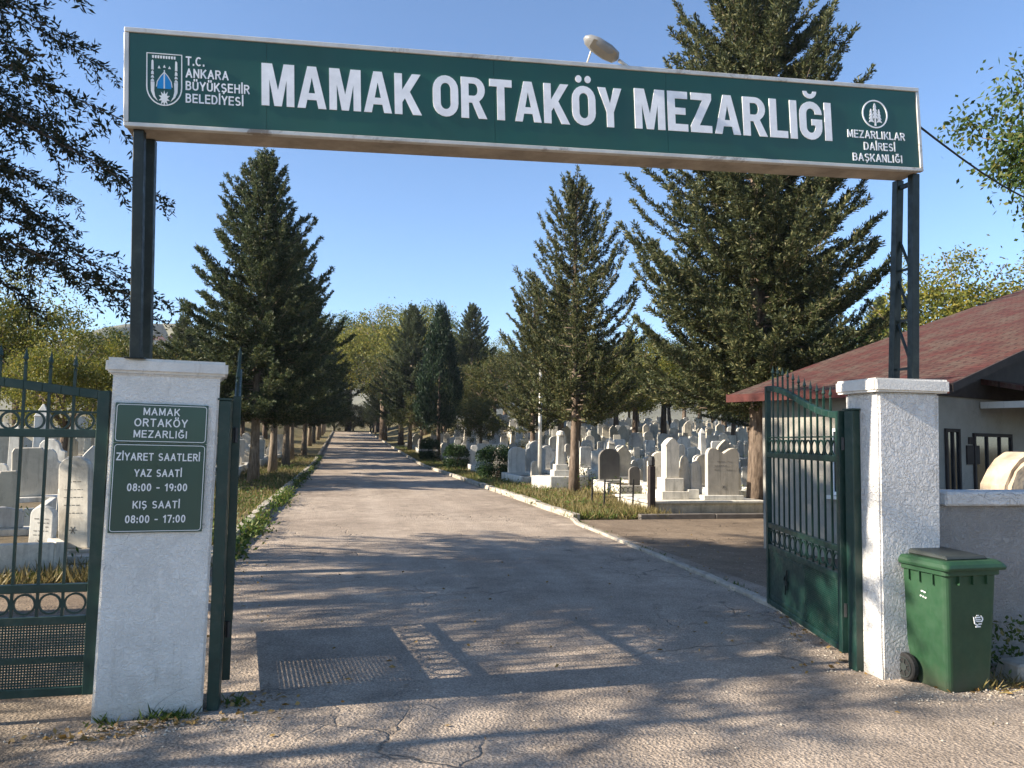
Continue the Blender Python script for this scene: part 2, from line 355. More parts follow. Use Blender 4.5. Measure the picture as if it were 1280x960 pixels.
# ------------------------------------------------------------------ terrain
def sstep(a, b, x):
    t = np.clip((np.asarray(x, float) - a) / (b - a), 0, 1); return t * t * (3 - 2 * t)
def gz(x, y):
    x = np.asarray(x, float); y = np.asarray(y, float)
    z = .029 * (np.sqrt(np.maximum(y - 46, 0) ** 2 + 25) - 5) * (y > 46)
    z = z + .047 * np.maximum(y - 20, 0) * sstep(6, 16, x) * (1 - sstep(50, 90, y)) + sstep(6, 16, x) * sstep(50, 90, y) * 2.2
    z = z + .035 * np.maximum(y - 20, 0) * sstep(5, 14, -x) * (1 - sstep(60, 100, y)) + sstep(5, 14, -x) * sstep(60, 100, y) * 2.0
    return z
def gzf(x, y): return float(gz(x, y))

def sheet(name, xs, ys, m, dz, fz=gz):
    X, Y = np.meshgrid(xs, ys); Z = fz(X, Y) + dz
    vs = np.stack([X, Y, Z], -1).reshape(-1, 3); nx = len(xs)
    fs = [(j * nx + i, j * nx + i + 1, (j + 1) * nx + i + 1, (j + 1) * nx + i) for j in range(len(ys) - 1) for i in range(nx - 1)]
    me = bpy.data.meshes.new(name); me.from_pydata(vs.tolist(), [], fs); me.materials.append(m)
    me.polygons.foreach_set('use_smooth', [True] * len(fs))
    o = bpy.data.objects.new(name, me); COL.objects.link(o); o['kind'] = 'structure'; return o
gx = np.concatenate([np.linspace(-1500, -80, 16), np.linspace(-70, 70, 71), np.linspace(80, 1500, 16)])
gy = np.concatenate([np.linspace(-400, -20, 8), np.linspace(-10, 180, 96), np.linspace(200, 1500, 20)])
sheet('ground', gx, gy, M['ground'], -.03)
KL, KR = -1.6, 4.98
rx = np.linspace(KL, KR, 12); ry = np.linspace(5.6, 152, 130)
sheet('road', rx, ry, M['road'], 0.0)
sheet('road', np.linspace(-30, 30, 31), np.linspace(-25, 5.6, 20), M['road'], 0.0)
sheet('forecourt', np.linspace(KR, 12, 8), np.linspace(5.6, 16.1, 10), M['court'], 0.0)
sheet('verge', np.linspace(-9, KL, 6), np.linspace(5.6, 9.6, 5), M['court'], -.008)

def kerb(name, x0, x1, ya, yb, h, step, m, seed):
    rr = random.Random(seed); b = MB(); y = ya
    while y < yb:
        L = step * rr.uniform(.85, 1.15); z = gzf((x0 + x1) / 2, y + L / 2); dx = rr.uniform(-.018, .018); hh = h + rr.uniform(-.02, .012); tl = rr.uniform(-.015, .015)
        g = .012 + rr.random() * .012
        q = [(x0 + dx, y + g), (x1 + dx, y + g), (x1 + dx + tl, y + L), (x0 + dx + tl, y + L)]
        b.hexa([(px, py, z - .1) for px, py in q], [(px, py, z + hh + rr.uniform(-.006, .006)) for px, py in q])
        y += L
    o = b.build(name, m, bevel=.012, jitter=.004); o['kind'] = 'structure'; return o
kerb('kerb', KL - .17, KL, 9.6, 150, .16, .85, M['kerb'], 1)
kerb('kerb', KR, KR + .17, 16.3, 150, .13, .8, M['kerb'], 2)
# low flush edging between road and forecourt, bending to the gate
b = MB(); rr = random.Random(5)
edge = [(4.22, 6.2), (4.44, 7.2), (4.54, 8.4), (4.62, 9.8), (4.68, 11.5), (4.74, 13.4), (4.78, 15.2), (4.98, 16.3)]
for (xa, ya), (xb, yb) in zip(edge, edge[1:]):
    n = max(1, int((yb - ya) / .55))
    for k in range(n):
        p = Vector((xa, ya, .012)).lerp(Vector((xb, yb, .012)), k / n + .006); q = Vector((xa, ya, .012)).lerp(Vector((xb, yb, .012)), (k + 1) / n - .006)
        b.bar(p + Vector((rr.uniform(-.012, .012), 0, rr.uniform(-.01, .008))), q, .10, .07)
b.build('kerb', M['kerb'], bevel=.012, jitter=.004)['kind'] = 'structure'
b = MB(); b.box(6.5, 8.3, 16.12, 16.3, -.05, .11).box(8.31, 10.6, 16.12, 16.3, -.05, .105)
b.build('kerb', M['kerbdark'], bevel=.012, jitter=.004)['kind'] = 'structure'

# far hills
def hill(name, cx, cy, rx_, ry_, h, m):
    n, k = 40, 14; vs = []; fs = []
    for j in range(k + 1):
        for i in range(n):
            a = 2 * math.pi * i / n; q = j / k; hh = h * (1 - q * q) ** 2 * (1 + .12 * math.sin(3 * a + cx) + .08 * math.sin(7 * a)) - 2
            vs.append((cx + rx_ * q * math.cos(a), cy + ry_ * q * math.sin(a), hh))
    for j in range(k):
        for i in range(n): fs.append((j * n + i, j * n + (i + 1) % n, (j + 1) * n + (i + 1) % n, (j + 1) * n + i))
    me = bpy.data.meshes.new(name); me.from_pydata(vs, [], fs); me.materials.append(m)
    me.polygons.foreach_set('use_smooth', [True] * len(fs))
    o = bpy.data.objects.new(name, me); COL.objects.link(o); o['kind'] = 'structure'; return o
M['hill'] = simple('dry hillside', (.13, .125, .085), .95, .5, .03)
hill('hill', -135, 620, 190, 200, 74, M['hill'])
hill('hill', 60, 900, 260, 200, 92, M['hill'])
hill('hill', 330, 780, 240, 200, 74, M['hill'])

# ------------------------------------------------------------------ text
def arc(cx, cz, rx_, rz_, a0, a1, n=10): return [(cx + rx_ * math.cos(R(a0 + (a1 - a0) * k / n)), cz + rz_ * math.sin(R(a0 + (a1 - a0) * k / n))) for k in range(n + 1)]
# bold condensed capitals as outlines (unit height)
_O = arc(.33, .67, .33, .33, 0, 180) + arc(.33, .33, .33, .33, 180, 360); _Oi = arc(.33, .67, .13, .15, 0, 180) + arc(.33, .33, .13, .15, 180, 360)
def holed(o, h):   # outline with a hole, joined by a slit at their first points
    h = list(h); return list(o) + [o[0], h[0]] + h[::-1] + []
BOLD = {
 'M': (.80, [[(0, 0), (.19, 0), (.19, .62), (.31, 0), (.49, 0), (.61, .62), (.61, 0), (.80, 0), (.80, 1), (.54, 1), (.40, .38), (.26, 1), (0, 1)]]),
 'A': (.72, [[(0, 0), (.2, 0), (.245, .2), (.36, .2), (.36, .36), (.28, .36), (.36, .74), (.44, .36), (.36, .36), (.36, .2), (.475, .2), (.52, 0), (.72, 0), (.47, 1), (.25, 1)]]),
 'K': (.71, [[(0, 0), (.2, 0), (.2, .30), (.27, .40), (.48, 0), (.71, 0), (.40, .56), (.69, 1), (.46, 1), (.2, .60), (.2, 1), (0, 1)]]),
 'O': (.66, [holed(_O, _Oi)]),
 'R': (.68, [[(0, 0), (.2, 0), (.2, .38), (.29, .38), (.46, 0), (.68, 0), (.47, .42)] + arc(.34, .70, .29, .30, -55, 90) + [(0, 1), (0, .70), (.2, .70), (.2, .85)] + arc(.33, .70, .11, .15, 90, -90) + [(.2, .55), (.2, .70), (0, .70)]]),
 'T': (.60, [[(.2, 0), (.4, 0), (.4, .82), (.6, .82), (.6, 1), (0, 1), (0, .82), (.2, .82)]]),
 'Y': (.68, [[(.24, 0), (.44, 0), (.44, .38), (.68, 1), (.46, 1), (.34, .60), (.22, 1), (0, 1), (.24, .38)]]),
 'E': (.54, [[(0, 0), (.54, 0), (.54, .18), (.2, .18), (.2, .42), (.48, .42), (.48, .59), (.2, .59), (.2, .82), (.54, .82), (.54, 1), (0, 1)]]),
 'Z': (.58, [[(0, 0), (.58, 0), (.58, .18), (.24, .18), (.58, .84), (.58, 1), (.02, 1), (.02, .82), (.33, .82), (0, .16)]]),
 'L': (.51, [[(0, 0), (.51, 0), (.51, .18), (.2, .18), (.2, 1), (0, 1)]]),
 'I': (.20, [[(0, 0), (.2, 0), (.2, 1), (0, 1)]]),
 'G': (.66, [arc(.33, .67, .33, .33, 0, 180) + arc(.33, .33, .33, .33, 180, 360) + [(.66, .54), (.35, .54), (.35, .38), (.46, .38)] + arc(.33, .33, .13, .15, 360, 180) + arc(.33, .67, .13, .15, 180, 0)]),
}
def dot(cx, cz, r): return arc(cx, cz, r, r * 1.05, 0, 360, 14)[:-1]
BOLD['Ö'] = (.66, BOLD['O'][1] + [dot(.20, 1.17, .088), dot(.46, 1.17, .088)])
BOLD['Ğ'] = (.66, BOLD['G'][1] + [arc(.33, 1.27, .20, .19, 180, 360) + arc(.33, 1.27, .085, .075, 360, 180)])
def bold_text(mb, body, x0, width, zb, cap, y0, y1, Mx):
    gap = .075; tot = sum(BOLD[c][0] for c in body) + gap * (len(body) - 1); k = width / tot; x = x0
    for c in body:
        for poly in BOLD[c][1]:
            mb.prism([(x + px * k, zb + pz * cap) for px, pz in poly], y0, y1, Mx)
        x += (BOLD[c][0] + gap) * k
# plain capitals as centre lines (unit height)
def _seg(*p): return [list(z) for z in zip(p, p[1:])]
_S = arc(.28, .75, .25, .25, 30, 250, 9) + arc(.28, .25, .28, .25, 75, -150, 10)
THIN = {
 'A': (.66, _seg((0, 0), (.33, 1)) + _seg((.33, 1), (.66, 0)) + [[(.12, .32), (.54, .32)]]), 'B': (.54, [[(0, 0), (0, 1)], [(0, 1), (.28, 1)] + arc(.28, .77, .22, .23, 90, -90, 8) + [(0, .54)], [(.28, .54)] + arc(.28, .27, .26, .27, 90, -90, 8) + [(0, 0)]]),
 'C': (.62, [arc(.33, .5, .33, .5, 48, 312, 16)]), 'D': (.60, [[(0, 0), (0, 1)], [(0, 1), (.24, 1)] + arc(.24, .5, .36, .5, 90, -90, 12) + [(0, 0)]]),
 'E': (.50, [[(0, 0), (0, 1)], [(0, 1), (.5, 1)], [(0, .52), (.46, .52)], [(0, 0), (.5, 0)]]), 'G': (.66, [arc(.34, .5, .34, .5, 48, 330, 16), [(.36, .44), (.66, .44)], [(.64, .44), (.64, .14)]]),
 'H': (.58, [[(0, 0), (0, 1)], [(.58, 0), (.58, 1)], [(0, .52), (.58, .52)]]), 'I': (.02, [[(.01, 0), (.01, 1)]]), 'K': (.58, [[(0, 0), (0, 1)], [(.02, .36), (.55, 1)], [(.2, .58), (.58, 0)]]),
 'L': (.46, [[(0, 1), (0, 0)], [(0, 0), (.46, 0)]]), 'M': (.70, [[(0, 0), (0, 1)], [(.02, 1), (.35, .12)], [(.35, .12), (.68, 1)], [(.70, 1), (.70, 0)]]), 'N': (.58, [[(0, 0), (0, 1)], [(.02, .98), (.56, .02)], [(.58, 0), (.58, 1)]]),
 'O': (.70, [arc(.35, .5, .35, .5, 0, 360, 20)]), 'R': (.56, [[(0, 0), (0, 1)], [(0, 1), (.3, 1)] + arc(.3, .76, .24, .24, 90, -90, 8) + [(0, .52)], [(.26, .52), (.56, 0)]]),
 'S': (.56, [_S]), 'T': (.56, [[(.28, 0), (.28, 1)], [(0, 1), (.56, 1)]]), 'U': (.58, [[(0, 1), (0, .28)] + arc(.29, .28, .29, .28, 180, 360, 10) + [(.58, 1)]]), 'Y': (.60, [[(.3, 0), (.3, .42)], [(0, 1), (.3, .42)], [(.60, 1), (.3, .42)]]),
 'Z': (.54, [[(0, 1), (.54, 1)], [(.53, .98), (.01, .02)], [(0, 0), (.54, 0)]]), '0': (.46, [arc(.23, .5, .23, .5, 0, 360, 18)]), '1': (.28, [[(.22, 0), (.22, 1)], [(.22, .98), (.0, .78)]]), '7': (.46, [[(0, 1), (.46, 1)], [(.46, 1), (.16, 0)]]),
 '8': (.46, [arc(.23, .76, .20, .24, 0, 360, 14), arc(.23, .27, .23, .27, 0, 360, 14)]), '9': (.46, [arc(.23, .70, .23, .30, 0, 360, 14), arc(.16, .66, .30, .66, -5, -80, 8)]), ':': (.04, [[(.02, 0), (.02, .12)], [(.02, .52), (.02, .64)]]),
 '.': (.04, [[(.02, 0), (.02, .08)]]), '-': (.28, [[(0, .42), (.28, .42)]]), ' ': (.24, []),
}
_up = lambda c, ex: (THIN[c][0], THIN[c][1] + ex)
THIN['Ö'] = _up('O', [[(.2, 1.17), (.2, 1.30)], [(.5, 1.17), (.5, 1.30)]]); THIN['Ü'] = _up('U', [[(.14, 1.17), (.14, 1.30)], [(.44, 1.17), (.44, 1.30)]]); THIN['İ'] = _up('I', [[(.01, 1.17), (.01, 1.30)]])
THIN['Ş'] = _up('S', [[(.28, -.04), (.30, -.16), (.20, -.26)]]); THIN['Ğ'] = _up('G', [arc(.34, 1.30, .16, .13, 180, 360, 8)])
def text_on(mb, body, x0, width, zb, cap, y=-.002, th=.003, wt=.16, Mx=None):
    """one line of capitals lying in the local x,z plane, facing -y"""
    gap = .34; tot = sum(THIN[c][0] for c in body) + gap * (len(body) - 1) + wt; k = width / tot; x = x0 + wt * k / 2; n_ = 0
    c2 = cap * (1 - wt)
    for c in body:
        for line in THIN[c][1]:
            P = [Vector((x + px * k, 0, zb + cap * wt / 2 + pz * c2)) for px, pz in line]; hw = cap * wt / 2
            if len(P) == 2 :
                t = (P[1] - P[0]).normalized(); P = [P[0] - t * hw * .95, P[1] + t * hw * .95]
            n = len(P); vs = []; yy = y - n_ % 7 * .00025; n_ += 1; closed = (P[0] - P[-1]).length < 1e-5 and n > 3
            for i, p in enumerate(P):
                a = P[i - 1] if i else (P[-2] if closed else p); b_ = P[i + 1] if i < n - 1 else (P[1] if closed else p); t = (b_ - a).normalized(); nn = Vector((-t.z, 0, t.x)) * hw
                vs += [Vector((p.x - nn.x, yy - th, p.z - nn.z)), Vector((p.x + nn.x, yy - th, p.z + nn.z)), Vector((p.x + nn.x, yy, p.z + nn.z)), Vector((p.x - nn.x, yy, p.z - nn.z))]
            if Mx is not None: vs = [Mx @ q for q in vs]
            fs = [(i * 4 + j, i * 4 + (j + 1) % 4, (i + 1) * 4 + (j + 1) % 4, (i + 1) * 4 + j) for i in range(n - 1) for j in range(4)]
            if not closed: fs += [(3, 2, 1, 0), tuple(range((n - 1) * 4, n * 4))]
            mb.add(vs, fs)
        x += (THIN[c][0] + gap) * k

# ------------------------------------------------------------------ entrance sign on its four steel posts
sg = empty('entrance_sign', (-1.347, 4.95, 3.57)); tag(sg, 'long green overhead cemetery name sign on four steel posts spanning the two gate pillars', 'sign')
LS = 5.636; th = math.atan2(.228, LS); LS = math.hypot(LS, .228)
SM = Matrix.Rotation(-th, 4, 'Y')     # local sign frame: x along, z up, front at y=0
def hgt(x): return .617 + .035 * x / LS
def sbox(mb, x0, x1, y0, y1, za, zb):   # za, zb functions of x
    bt = [(x0, y0, za(x0)), (x1, y0, za(x1)), (x1, y1, za(x1)), (x0, y1, za(x0))]; tp = [(x0, y0, zb(x0)), (x1, y0, zb(x1)), (x1, y1, zb(x1)), (x0, y1, zb(x0))]
    mb.hexa([SM @ Vector(p) for p in bt], [SM @ Vector(p) for p in tp])
b = MB(); sbox(b, .004, LS - .004, .012, .236, lambda x: .004, lambda x: hgt(x) - .004); b.build('cabinet', M['under'], sg, bevel=.004)
b = MB(); fw = .026
sbox(b, 0, LS, -.012, .03, lambda x: 0, lambda x: fw); sbox(b, 0, LS, -.012, .03, lambda x: hgt(x) - fw, lambda x: hgt(x) + .004)
sbox(b, -.002, fw, -.010, .24, lambda x: fw + .002, lambda x: hgt(x) - fw - .002); sbox(b, LS - fw, LS + .002, -.010, .24, lambda x: fw + .002, lambda x: hgt(x) - fw - .002)
sbox(b, 0, LS, .032, .24, lambda x: hgt(x) - .002, lambda x: hgt(x) + .006)
sbox(b, 1.02, 1.035, .05, .2, lambda x: hgt(x), lambda x: hgt(x) + .03)
b.build('frame', M['alu'], sg, bevel=.003)
b = MB(); xs_ = [fw + .002, .83, 2.3, 3.55, LS - fw - .002]
for x0, x1 in zip(xs_, xs_[1:]): sbox(b, x0 + .0008, x1 - .0008, -.002, .011, lambda x: fw + .002, lambda x: hgt(x) - fw - .002)
b.build('panel', M['signgreen'], sg)
for body, x0, wd in (('MAMAK', .80, 1.01), ('ORTAKÖY', 1.885, 1.325), ('MEZARLIĞI', 3.305, 1.56)):
    b = MB(); bold_text(b, body, x0, wd, .183 + .003 * x0, .270 + .006 * x0, -.008, -.0025, SM); b.build('lettering', M['letter'], sg)
for body, x0, wd, zb in (('T.C.', .352, .108, .408), ('ANKARA', .352, .250, .331), ('BÜYÜKŞEHİR', .352, .375, .251), ('BELEDİYESİ', .352, .338, .171)):
    b = MB(); text_on(b, body, x0, wd, zb, .058, -.0025, .003, .15, SM); b.build('small_lettering', M['letter'], sg)
for body, x0, wd, zb in (('MEZARLIKLAR', 5.0, .495, .232), ('DAİRESİ', 5.135, .27, .143), ('BAŞKANLIĞI', 5.035, .425, .055)):
    b = MB(); text_on(b, body, x0, wd, zb, .06, -.0025, .003, .15, SM); b.build('small_lettering', M['letter'], sg)
# city shield
def strip(mb, pts, wd, y0=-.006, y1=-.001, closed=False):
    pts = [Vector((p[0], 0, p[1])) for p in pts]; n = len(pts); ins = []
    for i, p in enumerate(pts):
        a = pts[(i - 1) % n] if (closed or i > 0) else p; c = pts[(i + 1) % n] if (closed or i < n - 1) else p
        t = (c - a).normalized(); nn = Vector((-t.z, 0, t.x)) * wd / 2; ins.append((p - nn, p + nn))
    vs = []
    for l, r in ins: vs += [SM @ Vector((l.x, y0, l.z)), SM @ Vector((r.x, y0, r.z)), SM @ Vector((r.x, y1, r.z)), SM @ Vector((l.x, y1, l.z))]
    fs = [(i * 4 + j, i * 4 + (j + 1) % 4, ((i + 1) % n) * 4 + (j + 1) % 4, ((i + 1) % n) * 4 + j) for i in range(n if closed else n - 1) for j in range(4)]
    mb.add(vs, fs)
ex, ez = .228, .305      # shield centre
b = MB()
out = [(-.10, .165), (.10, .165)] + [(.10 * math.cos(a), -.045 - .115 * math.sin(a)) for a in np.linspace(0, math.pi, 17)]
strip(b, [(ex + x, ez + z) for x, z in out], .007, closed=True)
for k in range(9): b.prism([(ex - .07 + k * .0155, ez + .135), (ex - .061 + k * .0155, ez + .135), (ex - .060 + k * .0155, ez + .153), (ex - .071 + k * .0155, ez + .152)], -.006, -.001, SM)
for sx in (-1, 1):
    for q, (z0, z1, hw) in enumerate(((.062, .125, .007), (.032, .058, .008), (.010, .028, .009), (-.012, .006, .010))):
        P = [(ex + sx * .068 - hw, ez + z0), (ex + sx * .068 + hw, ez + z0), (ex + sx * .068 + hw * .8, ez + z1 - .008), (ex + sx * .066, ez + z1), (ex + sx * .068 - hw * .8, ez + z1 - .008)]
        b.prism(P, -.006, -.001, SM)
    cres = [(sx * .078, -.015), (sx * .076, -.075), (sx * .062, -.11), (sx * .036, -.135), (sx * .052, -.105), (sx * .058, -.07), (sx * .056, -.015)]
    if sx < 0: cres = cres
    b.prism([(ex + x, ez + z) for x, z in (cres if sx > 0 else cres)], -.006, -.001, SM)
star = []
for k in range(20): a = math.pi / 2 + k * math.pi / 10; r_ = .033 if k % 2 == 0 else .017; star.append((ex + r_ * math.cos(a), ez - .115 + 1.5 * r_ * math.sin(a)))
b.prism(star, -.0064, -.001, SM)
strip(b, [(ex - .045, ez - .045), (ex - .04, ez - .01), (ex - .02, ez + .025), (ex, ez + .05)], .005); strip(b, [(ex + .045, ez - .045), (ex + .04, ez - .01), (ex + .02, ez + .025), (ex, ez + .05)], .005)
b.prism([(ex - .004, ez - .055), (ex + .004, ez - .055), (ex + .003, ez + .062), (ex - .003, ez + .062)], -.0067, -.001, SM)
for dx_, dz_ in ((-.03, .072), (0, .078), (.03, .072)): b.prism([(ex + dx_ - .008, ez + dz_), (ex + dx_ + .008, ez + dz_), (ex + dx_, ez + dz_ + .018)], -.006, -.001, SM)
em = b.build('shield_emblem', M['white'], sg)
b = MB(); b.prism([(ex - .041, ez - .055), (ex + .041, ez - .055), (ex + .038, ez - .015), (ex + .018, ez + .02), (ex, ez + .044), (ex - .018, ez + .02), (ex - .038, ez - .015)], -.0055, -.001, SM)
b.build('blue_dome', M['blue'], em)
b = MB(); cx_, cz_ = 5.245, .425
strip(b, [(cx_ + .105 * math.cos(a), cz_ + .105 * math.sin(a)) for a in np.linspace(0, 2 * math.pi, 37)[:-1]], .010, closed=True)
b.prism([(cx_ - .007, cz_ - .09), (cx_ + .007, cz_ - .09), (cx_ + .005, cz_ - .03), (cx_ - .005, cz_ - .03)], -.006, -.001, SM)
for sx, zz, hh_, ww in ((0, -.03, .115, .03), (-.034, -.06, .10, .024), (.034, -.06, .10, .024)):
    for k in range(4):
        f = k / 4; z0 = zz + hh_ * f; w0 = ww * (1 - .75 * f)
        b.prism([(cx_ + sx - w0, cz_ + z0 - .006), (cx_ + sx, cz_ + z0), (cx_ + sx + w0, cz_ + z0 - .006), (cx_ + sx + w0 * .25, cz_ + z0 + hh_ / 4.2), (cx_ + sx - w0 * .25, cz_ + z0 + hh_ / 4.2)], -.006, -.001, SM)
b.build('round_emblem', M['letter'], sg)
def rel(p): return Vector(p) - Vector((-1.347, 4.95, 3.57))
zl = lambda X: 3.57 + .0405 * (X + 1.347) + .004
for (x0, y0, x1, y1, zb) in ((-1.275, 5.02, -1.252, 5.10, 2.17), (-1.245, 5.17, -1.235, 5.28, 2.17), (4.275, 5.03, 4.285, 5.10, 2.20), (4.265, 5.19, 4.275, 5.30, 2.20)):
    b = MB(); b.bar(rel((x1, y1, zb)), rel((x0, y0, zl(x0))), .062, .062); b.box(-.06, .06, -.05, .05, 0, .008, Matrix.Translation(rel((x1, y1, zb - .002)))); b.build('post', M['post'], sg, bevel=.006)
for z0, z1 in ((2.3, 2.68), (2.68, 3.08), (3.08, 3.44)):
    b = MB(); b.bar(rel((4.285, 5.10, z0)), rel((4.272, 5.25, z1)), .016); b.build('brace', M['post'], sg)
    b = MB(); b.bar(rel((4.285, 5.10, z0)), rel((4.272, 5.27, z0)), .018); b.build('brace', M['post'], sg)
b = MB(); b.bar(rel((4.275, 5.04, 3.74)), rel((4.266, 5.18, 3.74)), .03); b.build('brace', M['post'], sg)
# floodlight
fl = empty('floodlight', (1.88, 5.08, 4.33)); tag(fl, 'small grey street light head on a bent arm over the top edge of the sign', 'light')
ax = Vector((-.90, -.10, .40)).normalized()
b = MB(); prof = [(0, .02), (.02, .056), (.09, .074), (.19, .070), (.25, .05), (.28, .016)]
Q = Matrix.Translation((-.06, -.12, .06)) @ ax.to_track_quat('Z', 'X').to_matrix().to_4x4()
vs = []; n = 18
for s_, r_ in [(p[0], p[1]) for p in prof]:
    for k in range(n): a = 2 * math.pi * k / n; vs.append(Q @ Vector((r_ * math.cos(a) * .62, r_ * math.sin(a), s_)))
b.add(vs, [(i * n + k, i * n + (k + 1) % n, (i + 1) * n + (k + 1) % n, (i + 1) * n + k) for i in range(5) for k in range(n)] + [tuple(range(n - 1, -1, -1)), tuple(range(5 * n, 6 * n))])
b.build('housing', simple('grey lamp housing', (.20, .20, .195), .45, .2, spec=.5), fl, smooth=True)
b = MB(); vs = []
Q2 = Q @ Matrix.Translation((-.034, 0, 0)) if True else Q
down = (Q.to_3x3().inverted() @ Vector((0, -.75, -.66))).normalized()
for s_, r_ in ((.035, .044), (.09, .056), (.17, .053), (.225, .036)):
    for sy in (-1, 1): vs.append(Q @ (Vector((0, 0, s_)) + Vector((down.x, down.y, 0)).normalized() * (.062 * .62 + .018) + Vector((-down.y, down.x, 0)).normalized() * sy * r_ * .8))
b.add(vs, [(0, 2, 3, 1), (2, 4, 5, 3), (4, 6, 7, 5)]); b.build('lens', simple('dusty lamp glass', (.26, .22, .16), .3, .2), fl)
b = MB(); b.tube([(.24, .02, -.10), (.08, -.06, .02), (-.05, -.115, .055)], .013, 8); b.tube([(-.26, .0, .03), (-.235, -.10, .15)], .006, 6)
b.build('arm', M['alu'], fl, smooth=True)
# cable
b = MB(); p0, p1 = Vector((4.31, 5.1, 4.28)), Vector((9.6, 7.6, 4.75)); b.tube([p0.lerp(p1, t) - Vector((0, 0, .35 * math.sin(math.pi * t))) for t in np.linspace(0, 1, 14)], .009, 6)
tag(b.build('cable', M['rubber']), 'thin black cable sagging from the right end of the sign towards the trees', 'cable')

# ------------------------------------------------------------------ pillars
P0 = Vector((-1.396, 5.084, 0)); P1 = Vector((-.791, 5.179, 0)); u = (P1 - P0).normalized(); v = Vector((-u.y, u.x, 0))
def pillar(name, m, base4, top4, z, label, capo, capz, capm):
    c = sum((Vector((*p, 0)) for p in base4), Vector()) / 4
    root = empty(name, c); tag(root, label, 'pillar')
    nst = 8; b = MB(); rows = []
    for k in range(nst + 1):
        f = k / nst; rows.append([Vector((p[0] * (1 - f) + q[0] * f, p[1] * (1 - f) + q[1] * f, -.05 + (z + .05) * f)) - c for p, q in zip(base4, top4)])
    for k in range(nst):
        b.add(rows[k] + rows[k + 1], [(0, 1, 5, 4), (1, 2, 6, 5), (2, 3, 7, 6), (3, 0, 4, 7)])
    b.add(rows[0], [(3, 2, 1, 0)]); b.add(rows[-1], [(0, 1, 2, 3)])
    o = b.build('shaft', m, root)
    bm = bmesh.new(); bm.from_mesh(o.data); bmesh.ops.remove_doubles(bm, verts=bm.verts, dist=.0005)
    bmesh.ops.bevel(bm, geom=[e for e in bm.edges if len(e.link_faces) == 2 and e.calc_face_angle(0) > .5], offset=.014, segments=2, affect='EDGES')
    bm.to_mesh(o.data); bm.free()
    cc = sum((Vector((*p, 0)) for p in top4), Vector()) / 4
    g = [Vector((*p, 0)) + (Vector((*p, 0)) - cc).normalized() * capo - c for p in top4]
    b = MB(); b.hexa([p + Vector((0, 0, z + .002)) for p in g], [p + Vector((0, 0, capz)) for p in g]); b.build('cap', capm, root, bevel=.016, seg=2, jitter=.003)
    return root
dp = v * .36
pillar('gate_pillar', M['pillar'], [P0.xy, P1.xy, (P1 + dp).xy, (P0 + dp).xy],
       [(-1.372, 5.088), (-.768, 5.183), (-.768 + dp.x, 5.183 + dp.y), (-1.372 + dp.x, 5.088 + dp.y)], 2.078, 'wide white roughcast gate pillar carrying the green visiting hours board', .05, 2.172, M['cap'])
pillar('gate_pillar', M['pillar_rough'], [(3.895, 5.01), (4.40, 5.01), (4.40, 5.40), (3.895, 5.40)],
       [(3.905, 5.01), (4.44, 5.01), (4.44, 5.40), (3.905, 5.40)], 2.10, 'coarse white roughcast gate pillar standing behind the green wheelie bin', .075, 2.205, M['cap'])

# visiting hours board
bd = empty('visiting_hours_board', (P0.x, P0.y, 0)); tag(bd, 'green visiting hours board with white text fixed to the front of the left pillar', 'notice board')
BM = Matrix(((u.x, v.x, 0, 0), (u.y, v.y, 0, 0), (0, 0, 1, 0), (0, 0, 0, 1)))
# lean with the pillar face
BM = BM @ Matrix.Rotation(R(.65), 4, 'Y')
def bx(mb, x0, x1, z0, z1, y0, y1): mb.box(x0, x1, y0, y1, z0, z1, BM)
X0, X1 = .026, .552
b = MB(); bx(b, X0, X1, 1.656, 1.898, -.02, -.006); b.build('title_plate', M['boardgreen'], bd, bevel=.002)
b = MB(); bx(b, X0, X1, 1.112, 1.652, -.019, -.006); b.build('hours_plate', M['boardgreen'], bd, bevel=.002)
def rim(mb, x0, x1, z0, z1, w_=.0035, y=-.0215):
    r = .018
    pts = []
    for (cx1, cz1, a0) in ((x1 - r, z1 - r, 0), (x0 + r, z1 - r, 90), (x0 + r, z0 + r, 180), (x1 - r, z0 + r, 270)):
        for k in range(5): a = R(a0 + k * 22.5); pts.append((cx1 + r * math.cos(a), cz1 + r * math.sin(a)))
    n = len(pts); cx1, cz1 = (x0 + x1) / 2, (z0 + z1) / 2; vs = []
    for i, p in enumerate(pts):
        a, c = Vector(pts[i - 1]), Vector(pts[(i + 1) % n]); t = (c - a).normalized(); nn = Vector((-t.y, t.x)) * w_
        for q, yy in ((Vector(p), y), (Vector(p) + nn, y), (Vector(p) + nn, y + .003), (Vector(p), y + .003)): vs.append(BM @ Vector((q.x, yy, q.y)))
    mb.add(vs, [(i * 4 + j, i * 4 + (j + 1) % 4, ((i + 1) % n) * 4 + (j + 1) % 4, ((i + 1) % n) * 4 + j) for i in range(n) for j in range(4)])
b = MB(); rim(b, X0 + .008, X1 - .008, 1.664, 1.890); rim(b, X0 + .008, X1 - .008, 1.120, 1.645); b.build('rim_line', M['white'], bd)
for body, xc, wd, zb, cap in (('MAMAK', .285, .205, 1.826, .046), ('ORTAKÖY', .285, .300, 1.756, .050), ('MEZARLIĞI', .285, .300, 1.688, .046), ('ZİYARET SAATLERİ', .283, .468, 1.548, .047),
                              ('YAZ SAATİ', .285, .265, 1.450, .046), ('08:00 - 19:00', .285, .335, 1.362, .048), ('KIŞ SAATİ', .285, .262, 1.258, .046), ('08:00 - 17:00', .285, .335, 1.170, .048)):
    b = MB(); text_on(b, body, xc - wd / 2, wd, zb, cap, -.0205, .002, .15, BM); b.build('lettering', M['white'], bd)

